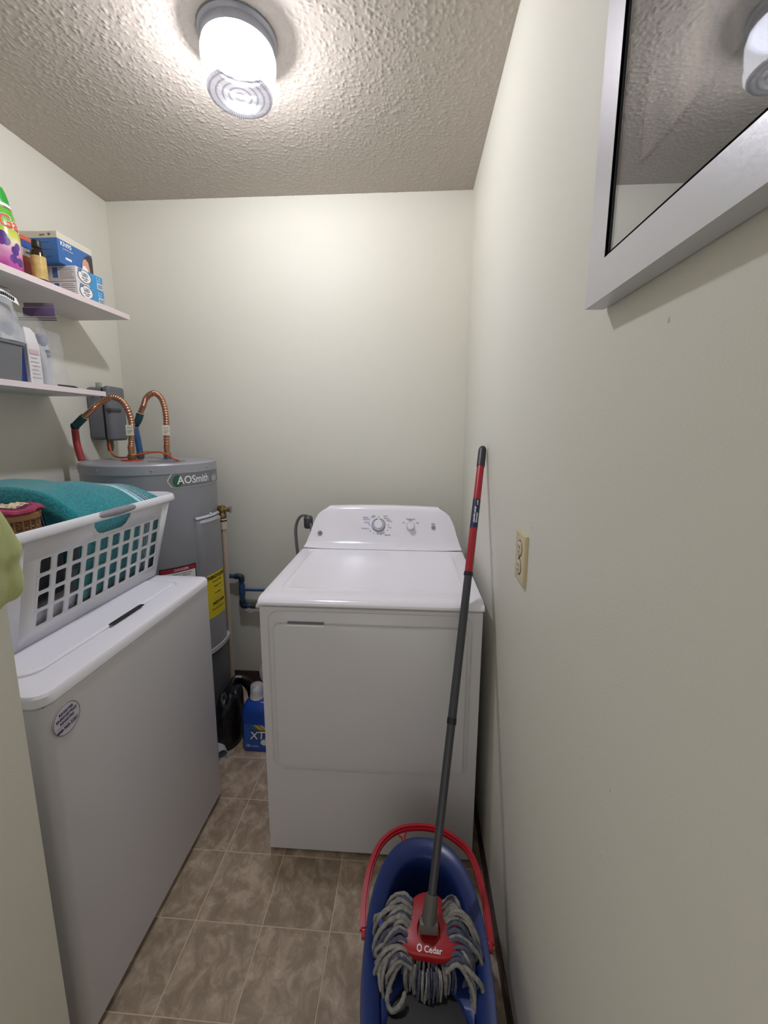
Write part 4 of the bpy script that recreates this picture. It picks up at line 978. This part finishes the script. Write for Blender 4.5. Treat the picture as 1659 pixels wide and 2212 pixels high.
b = B(); lathe(b, [(.016, 0), (.016, .004), (.013, .006)], (-.113, .055, .266), 24); obj('round_button', b, mk('button_blue', '4a5fc0', .35), g, label='lighter blue round button')
# bail handle leaning back over the rim
hp_ = spline([(-.1465, .045, .268), (-.150, .10, .275), (-.143, .17, .283), (-.120, .232, .288), (-.077, .270, .292), (-.02, .284, .294), (.04, .281, .293), (.09, .258, .290), (.128, .220, .285), (.146, .145, .276), (.149, .08, .268), (.148, .040, .265)], 6)
b = B(); L = []
for i, p in enumerate(hp_):
    t_ = (Vector(hp_[min(i+1, len(hp_)-1)])-Vector(hp_[max(i-1, 0)])).normalized(); out = Vector((t_.y, -t_.x, 0)).normalized(); up_ = Vector((0, 0, 1))
    w_ = .0082
    prof_ = [(-1, -.6), (1, -.6), (1, .2), (.5, .2), (.5, .8), (-.5, .8), (-.5, .2), (-1, .2)]
    L.append([p+out*(u*w_)+up_*(v_*w_*1.2) for u, v_ in prof_])
rings(b, L); hd = obj('handle', b, M_red, g, smooth=30)
for (x, y) in ((-.1445, .045), (.1455, .040)):
    b = B(); lathe(b, [(.012, -.005), (.013, 0), (.012, .005)], (x, y, .260), 16, axis='x'); obj('pivot', b, M_red, g)
b = B()
for s_ in (-.010, .010):
    tube(b, spline([(-.058+s_, .274, .289), (-.062+s_, .264, .286), (-.058+s_*.4, .258, .282), (-.054+s_*.6, .250, .276)], 5), .0022, 6)
obj('handle_clip', b, M_red, hd)
b = B(); box(b, -.035, .035, -.315, -.262, .02, .035, .006); obj('foot_pedal', b, M_red, g)

# ================================================================= MOP
mb = Vector((.0535, .757, .335)); mt = Vector((.2425, 1.44, 1.372))
g = thing('mop', 'string mop with a red triangular head, its handle leaning on the right wall', 'mop', mb)
dirv = (mt-mb); Lh = dirv.length; dn = dirv.normalized()
def seg(name, a, c, r0_, r1_, mat, parent=g, n=4): return obj(name, tube(B(), [dn*(Lh*(a+(c-a)*i/n)) for i in range(n+1)], [r0_+(r1_-r0_)*i/n for i in range(n+1)], 16), mat, parent)
M_hg = mk('handle_grey', '3b3b40', .4); M_hr = mk('handle_red', '9e1f2c', .3)
# fractions of the length found from the photograph
tA, tB, tC, tL0, tL1, tT = HANDLE_T = (.323, .640, .940, .757, .837, 1.0)
seg('lower_tube', .0, tA, .0095, .0110, M_hg); seg('tube_joint', tA-.006, tA+.006, .0125, .0125, M_black)
seg('middle_tube', tA, tB, .0115, .0118, M_hg); seg('lock_ring', tB-.004, tB+.004, .0138, .0138, M_black)
up_t = seg('upper_tube', tB, tC, .0122, .0122, M_hr)
sl = seg('label_sleeve', tL0, tL1, .01245, .01245, mk('sleeve_navy', '1c1f45', .35), up_t, 2)
gr = obj('grip', tube(B(), [dn*(Lh*q) for q in (tC-.004, tC, .985, .993, .998, 1.0)], [.0135, .0138, .0138, .0125, .009, .004], 16), mk('grip_black', '25252a', .45), g)
# lettering along the sleeve
side = dn.cross(Vector((0, 1, 0))).normalized(); toward = (CAM-(mb+dn*Lh*.87)); toward = (toward-dn*toward.dot(dn)).normalized(); sd = toward.cross(dn).normalized()
def sbend(frac, off):
    def f(co):
        a = (co.y+off)/.0127; d = toward*math.cos(a)-sd*math.sin(a); return dn*(Lh*frac+co.x)+d*(.0127+co.z)
    return f
text('Telescopic Handle', .0085, M_wht, sl, None, bend=sbend(.792, -.001), bold=.0002, width=.9); text('Extendable', .0082, M_wht, sl, None, bend=sbend(.785, .007), bold=.0002, width=.9)
text('O Cedar', .0060, M_wht, sl, None, bend=sbend(.826, .004), bold=.0002, width=.8)
# socket block
b = B(); lathe(b, [(.016, .0), (.0165, .01), (.0150, .045), (.012, .05)], seg=18)
o = obj('socket', b, mk('socket_grey', '57534f', .5), g); q = Vector((0, 0, 1)).rotation_difference(dn); o.data.transform(q.to_matrix().to_4x4())
b = B(); box(b, -.021, .021, -.011, .009, -.022, .006, .004); obj('swivel_block', b, mk('swivel_grey', '6b665f', .5), g)
# head plate: rounded triangle, apex away from the viewer, tilted toward the viewer
def headloop(s, z, n=60):
    q = []
    for i in range(n):
        a = 2*PI*i/n
        r_ = .070*(1+.115*math.cos(3*(a-PI/2)))*s
        q.append(Vector((r_*math.cos(a)*1.05, r_*math.sin(a)*.84+.007, z)))
    return q
TL = Matrix.Rotation(math.radians(8), 3, 'X') @ Matrix.Rotation(math.radians(-3), 3, 'Z')
HC = Vector((0, 0, -.024))
def T(p): return TL @ Vector(p)+HC
b = B(); rings(b, [[T(p) for p in headloop(s, z)] for s, z in ((.96, -.016), (1, -.014), (1.0, -.002), (.97, .003), (.9, .0055))]+[[T((x*1.0, y, .0055)) for x, y in [(.026*math.cos(2*PI*i/60), .030*math.sin(2*PI*i/60)) for i in range(60)]], [T((x, y, -.004)) for x, y in [(.024*math.cos(2*PI*i/60), .028*math.sin(2*PI*i/60)) for i in range(60)]]])
hdp = obj('head_plate', b, mk('head_red', 'a3151e', .38), g, smooth=40)
def HM(x, y, z=.0062):
    o_ = T((x, y, z)); u = TL @ Vector((1, 0, 0)); v_ = TL @ Vector((0, 1, 0)); return frame(o_, u, v_)
text('Cedar', .0155, M_wht, hdp, HM(.010, -.034), bold=.0003)
b = B(); M = HM(-.0195, -.033); L = [[M @ Vector((r_*.0060*math.cos(2*PI*i/6+.5), r_*.0075*math.sin(2*PI*i/6+.5), 0)) for i in range(6)] for r_ in (1, .62)]; rings(b, L, cap0=False, cap1=False); obj('hexagon_mark', b, M_wht, hdp, smooth=0)
# yarn strands
M_y1 = mk('yarn_pale', '8e8c88', .95, bump=(260, .9, .002), var=(90, .25)); M_y2 = mk('yarn_grey_blue', '53566a', .95, bump=(260, .9, .002), var=(90, .25))
rnd = random.Random(11)
def strand(pts, r, mat):
    p = spline(pts, 7); n_ = len(p); rad = [r*(1+.10*math.sin(i*2.1+pts[0][0]*900)) for i in range(n_)]; rad[-1] *= .5; rad[0] *= .7
    obj('yarn_strand', tube(B(), p, rad, 7), mat, g, smooth=80)
for sgn, cnt in ((-1, 30), (1, 26)):
    for k in range(cnt):
        u = k/(cnt-1); a = rnd.uniform(-.35, .35)
        y0 = .048-.105*u+rnd.uniform(-.004, .004); z00 = -.028+.35*y0
        out = rnd.uniform(.045, .085) if u > .12 else rnd.uniform(.03, .06)
        droop = rnd.uniform(.02, .055); yend = y0-rnd.uniform(.01, .05); x0 = sgn*.036
        pts = [(x0, y0, z00), (sgn*(.052+.2*out), y0+rnd.uniform(0, .008), z00+rnd.uniform(.008, .022)), (sgn*(.052+.62*out), y0+rnd.uniform(-.012, .004), z00-.0+rnd.uniform(-.008, .012)), (sgn*(.050+.88*out), (y0+yend)/2, z00-droop*.7), (sgn*(.046+.80*out+rnd.uniform(-.01, .008)), yend, z00-droop-rnd.uniform(.01, .03))]
        if sgn > 0: pts = [(x*.94, y, z) for x, y, z in pts]
        strand(pts, rnd.uniform(.0040, .0050), M_y1 if rnd.random() < .56 else M_y2)
for k in range(44):
    u = k/43; x0 = -.058+.112*u+rnd.uniform(-.003, .003); y0 = -.050-.014*math.cos((u-.5)*PI)+rnd.uniform(-.006, .006); dep = rnd.uniform(.09, .15)
    y0 += .016*(k % 3 == 0)
    pts = [(x0*.9, y0+.012, -.048), (x0, y0-.004, -.062), (x0*.97+rnd.uniform(-.005, .005), y0-.012, -.062-dep*.4), (x0*.9+rnd.uniform(-.008, .008), y0-.02, -.062-dep*.75), (x0*.85+rnd.uniform(-.008, .008), y0-.022, -.062-dep)]
    strand(pts, rnd.uniform(.0022, .0032), M_y1 if rnd.random() < .5 else M_y2)
# hanging skein at the near left with the curled end
strand([(-.04, -.03, -.045), (-.07, -.055, -.05), (-.088, -.085, -.075), (-.078, -.10, -.085), (-.06, -.095, -.075), (-.05, -.08, -.065)], .0048, M_y1)

# ================================================================= THINGS ON THE FLOOR
g = thing('detergent_jug', 'blue laundry detergent jug with a clear cap on the floor left of the dryer', 'jug', (-.668, 1.63, 0)); g.scale = (1, 1, .92)
def jl(w, d, z, r): return [(x, y, z) for x, y in rrect(0, 0, w, d, r, 6)]
M_jug = mk('jug_blue', '1d48a6', .28)
b = B(); rings(b, [jl(.150, .090, 0, .03), jl(.158, .10, .008, .034), jl(.158, .10, .06, .034), jl(.156, .10, .13, .034), jl(.158, .10, .175, .036), jl(.152, .098, .205, .038), jl(.13, .088, .232, .036), jl(.09, .066, .25, .03), jl(.055, .055, .256, .026)])
obj('body', b, M_jug, g, smooth=50)
lab = obj('label', box(B(), -.060, .066, -.0506, -.0502, .022, .148), mk('label_blue', '2a5cb4', .35), g)
for k, cc in enumerate(('3f8a4a', 'c8c23a', 'd8852e', 'b8c4d8')):
    b = B(); x = -.030+.014*k; b.faces.new([b.verts.new((xx, -.0512, zz)) for xx, zz in ((x, .146), (x+.013, .146), (x+.045, .118), (x+.032, .118))]); obj('colour_stripe', b, mk('st'+cc, cc, .4), lab, smooth=0)
text('XTRA', .064, M_black, lab, frame((-.034, -.0514, .088), (1, 0, .04), (0, 0, 1)), bold=.0038, shear=.15, width=.8, align='LEFT'); text('XTRA', .059, M_wht, lab, frame((-.034, -.0520, .088), (1, 0, .04), (0, 0, 1)), bold=.001, shear=.15, width=.86, align='LEFT')
text('121', .014, M_wht, lab, frame((-.042, -.0512, .034), (1, 0, 0), (0, 0, 1)), bold=.0004); text('LOADS', .009, M_wht, lab, frame((-.012, -.0512, .032), (1, 0, 0), (0, 0, 1)))
b = B(); disc(b, frame((.03, -.0510, .055), (1, 0, 0), (0, 0, 1)), [(.016, 0), (.016, .0006)], 20); obj('flower_mark', b, M_wht, lab)
cg = film_mat('cap_clear', .5, sc_=5)
b = B(); lathe(b, [(.030, .262), (.031, .266), (.029, .31), (.027, .322), (.018, .328)], (-.012, 0, 0), 28); obj('clear_cap', b, cg, g, smooth=60)
b = B(); lathe(b, [(.027, .255), (.031, .258), (.031, .268), (.026, .272), (.022, .285), (.022, .292)], (-.012, 0, 0), 28); obj('spout', b, M_wht, g)
g = thing('black_bag', 'crumpled black bag on the floor between the water heater and the detergent jug', 'bag', (-.832, 1.665, 0))
def lump(rx, ry, h, seed, n=36, m=14):
    rg = random.Random(seed); ph = [(rg.randint(1, 5), rg.uniform(0, 6), rg.uniform(2, 9), rg.uniform(0, 6)) for _ in range(7)]; L = []
    for j in range(m+1):
        v = j/m; s = math.cos(v*PI/2*.97)**.38; q = []
        for i in range(n):
            a = 2*PI*i/n; nz = sum(math.sin(f*a+p)*math.cos(w_*v+s_) for f, p, w_, s_ in ph)/7
            k = s*(1+.20*nz); q.append((rx*k*math.cos(a), ry*k*math.sin(a), h*math.sin(v*PI/2)*(1+.16*nz)))
        L.append(q)
    b = B(); rings(b, L); return b
M_bag = mk('black_film', '101016', .35, bump=(25, .8, .01))
b = lump(.060, .10, .235, 3); 
for v in b.verts:  v.co.x += -.0+.012*(v.co.z/.25); 
obj('sack', b, M_bag, g, smooth=180)
obj('strap', tube(B(), spline([(-.01, .03, .20), (-.015, .10, .215), (.01, .115, .215), (.04, .12, .195), (.062, .12, .155), (.072, .11, .09), (.07, .09, .02)], 6), .026, 10, flat=.6), M_bag, g)
g = thing('cup', 'white plastic cup lying on the floor at the washer corner', 'cup', (-.829, 1.560, .022))
b = B(); L = [(.020, -.04), (.022, .035), (.0225, .037), (.0205, .037), (.0185, -.037)]; lathe(b, L, seg=24, axis='x'); o = obj('shell', b, mk('cup_white', 'c9c9cc', .4), g); o.data.transform(Matrix.Rotation(math.radians(-55), 4, 'Z'))
g = thing('dryer_plug', 'white plastic plug box on a cord behind the dryer low down', 'plug', (-.765, 1.93, .125))
b = B(); rings(b, [[(x, y, z) for x, y in rrect(0, 0, w_, .035, .01)] for z, w_ in ((.0, .022), (.02, .036), (.06, .040), (.085, .02), (.10, .01))]); obj('shell', b, M_wht, g)
obj('cable', tube(B(), spline([(0, 0, .0), (.004, 0, -.06), (.01, .01, -.12)], 6), .0035, 8), M_dgrey, g); obj('prong', box(B(), -.008, .008, -.006, .006, -.012, .002), M_black, g)

# ================================================================= OUTLET on the right wall
g = thing('wall_outlet', 'almond double power outlet with its cover plate on the right wall', 'outlet', (XR, .926, 1.138))
M_alm = mk('almond', 'c7b894', .35)
b = B(); L = []
for x, e in ((0, 0), (-.004, 0), (-.0065, .002), (-.0075, .005)): L.append([(x, y, z) for y, z in rrect(0, 0, .080-2*e, .118-2*e, .003, 3)])
rings(b, L); obj('cover_plate', b, M_alm, g)
for zc in (.0215, -.0215):
    b = B(); pts = []
    for i in range(28):
        a = 2*PI*i/28; y, z = .0172*math.cos(a), .0172*math.sin(a); pts.append((y, max(-.0142, min(.0142, z))))
    rings(b, [[(-.0074, y*1.1, z*1.1+zc) for y, z in pts], [(-.0066, y*1.04, z*1.04+zc) for y, z in pts], [(-.0095, y, z+zc) for y, z in pts], [(-.0100, y*.94, z*.94+zc) for y, z in pts]], cap0=False)
    rc = obj('receptacle', b, mk('almond2', 'cbbd9c', .35), g)
    obj('receptacle_gap', lathe(B(), [(.0195, -.0078), (.0176, -.0080)], (0, 0, zc), 28, axis='x', cap0=False, cap1=False), mk('slot_dark', '3a3226', .7), rc)
    for yy, hh in ((-.0063, .008), (.0063, .0065)): obj('slot', box(B(), -.0104, -.0098, yy-.0012, yy+.0012, zc+.004-hh/2, zc+.004+hh/2), mk('slot_dark', '3a3226', .7), rc)
    obj('ground_hole', lathe(B(), [(.0024, -.0104), (.0024, -.0098)], (0, 0, zc-.0075), 10, axis='x'), mk('slot_dark', '3a3226', .7), rc)
obj('screw', lathe(B(), [(.003, -.0072), (.003, -.0085), (.001, -.0092)], (0, 0, 0), 10, axis='x'), mk('screw_brown', '5d5138', .4, metal=.6), g)

# ================================================================= PICTURE on the right wall
fy1, fy0, fz0, fz1 = .602, -.02, 1.588, 2.34; TH = .028; RW = .047
g = thing('picture_frame', 'large picture under glass in a wide silver white frame on the right wall', 'picture', (XR, 0, 0))
M_fr = mk('silver_white', 'c4c4ca', .32, metal=.25, bump=(160, .12, .001))
def rail(name, pts):   # mitred rail: 4 corner points (y,z)
    b = B(); rings(b, [[(x, y, z) for y, z in pts] for x in (-.003, -TH)]); return obj(name, b, M_fr, g, smooth=0)
i0, i1, j0, j1 = fy0+RW, fy1-RW, fz0+RW, fz1-RW
rail('frame_rail', [(fy0, fz0), (fy1, fz0), (i1, j0), (i0, j0)]); rail('frame_rail', [(fy1, fz0), (fy1, fz1), (i1, j1), (i1, j0)])
rail('frame_rail', [(fy1, fz1), (fy0, fz1), (i0, j1), (i1, j1)]); rail('frame_rail', [(fy0, fz1), (fy0, fz0), (i0, j0), (i0, j1)])
b = B(); e = .004
rings(b, [[(x, y, z) for y, z in ((i0, j0), (i1, j0), (i1, j1), (i0, j1))] for x in (-TH+.0005, -.018)]+[[(-.018, y, z) for y, z in ((i0+e, j0+e), (i1-e, j0+e), (i1-e, j1-e), (i0+e, j1-e))], [(-TH+.002, y, z) for y, z in ((i0+e, j0+e), (i1-e, j0+e), (i1-e, j1-e), (i0+e, j1-e))]], cap0=False, cap1=False)
obj('inner_lip', b, mk('lip_dark', '33343a', .5), g, smooth=0)
obj('mat_board', box(B(), -.0205, -.004, i0, i1, j0, j1), mk('mat_grey', '55575a', .8), g, smooth=0)
def art_mat():
    m = bpy.data.materials.new('dark_print'); m.use_nodes = True; nt = m.node_tree; b_ = nt.nodes['Principled BSDF']
    tc = nt.nodes.new('ShaderNodeTexCoord'); mp = nt.nodes.new('ShaderNodeMapping'); mp.inputs['Scale'].default_value = (1, 9, 3.2); nt.links.new(tc.outputs['Object'], mp.inputs[0])
    n = nt.nodes.new('ShaderNodeTexNoise'); n.inputs['Scale'].default_value = 3; n.inputs['Detail'].default_value = 7; nt.links.new(mp.outputs[0], n.inputs['Vector'])
    cr = nt.nodes.new('ShaderNodeValToRGB'); E_ = cr.color_ramp.elements; E_[0].position = .45; E_[0].color = (*lin('4c4d50'), 1); E_[1].position = .72; E_[1].color = (*lin('8f8078'), 1); nt.links.new(n.outputs[0], cr.inputs[0])
    nt.links.new(cr.outputs[0], b_.inputs['Base Color']); b_.inputs['Roughness'].default_value = .7; return m
obj('print', box(B(), -.0212, -.0206, i0+.052, i1-.052, j0+.072, j1-.06), art_mat(), g, smooth=0)
b = B(); q0, q1, s0, s1 = i0+.050, i1-.050, j0+.070, j1-.058
rings(b, [[(-.0216, y, z) for y, z in ((q0, s0), (q1, s0), (q1, s1), (q0, s1))], [(-.0216, y, z) for y, z in ((q0+.004, s0+.004), (q1-.004, s0+.004), (q1-.004, s1-.004), (q0+.004, s1-.004))]], cap0=False, cap1=False)
obj('mat_bevel', b, mk('bevel_dark', '2c2b2c', .7), g, smooth=0)
gm = bpy.data.materials.new('picture_glass'); gm.use_nodes = True; nt = gm.node_tree; nt.nodes.clear()
out = nt.nodes.new('ShaderNodeOutputMaterial'); tr = nt.nodes.new('ShaderNodeBsdfTransparent'); gl = nt.nodes.new('ShaderNodeBsdfGlossy'); gl.inputs['Roughness'].default_value = .012; lw = nt.nodes.new('ShaderNodeLayerWeight'); lw.inputs[0].default_value = .5; pw = nt.nodes.new('ShaderNodeMath'); pw.operation = 'POWER'; pw.inputs[1].default_value = 3.0
fr = nt.nodes.new('ShaderNodeMath'); fr.operation = 'MULTIPLY_ADD'; fr.inputs[1].default_value = .75; fr.inputs[2].default_value = .06
nt.links.new(lw.outputs['Facing'], pw.inputs[0]); nt.links.new(pw.outputs[0], fr.inputs[0]); mx = nt.nodes.new('ShaderNodeMixShader')
nt.links.new(fr.outputs[0], mx.inputs[0]); nt.links.new(tr.outputs[0], mx.inputs[1]); nt.links.new(gl.outputs[0], mx.inputs[2]); nt.links.new(mx.outputs[0], out.inputs[0])
obj('glass_pane', box(B(), -.0245, -.0232, i0+.001, i1-.001, j0+.001, j1-.001), gm, g, smooth=0)
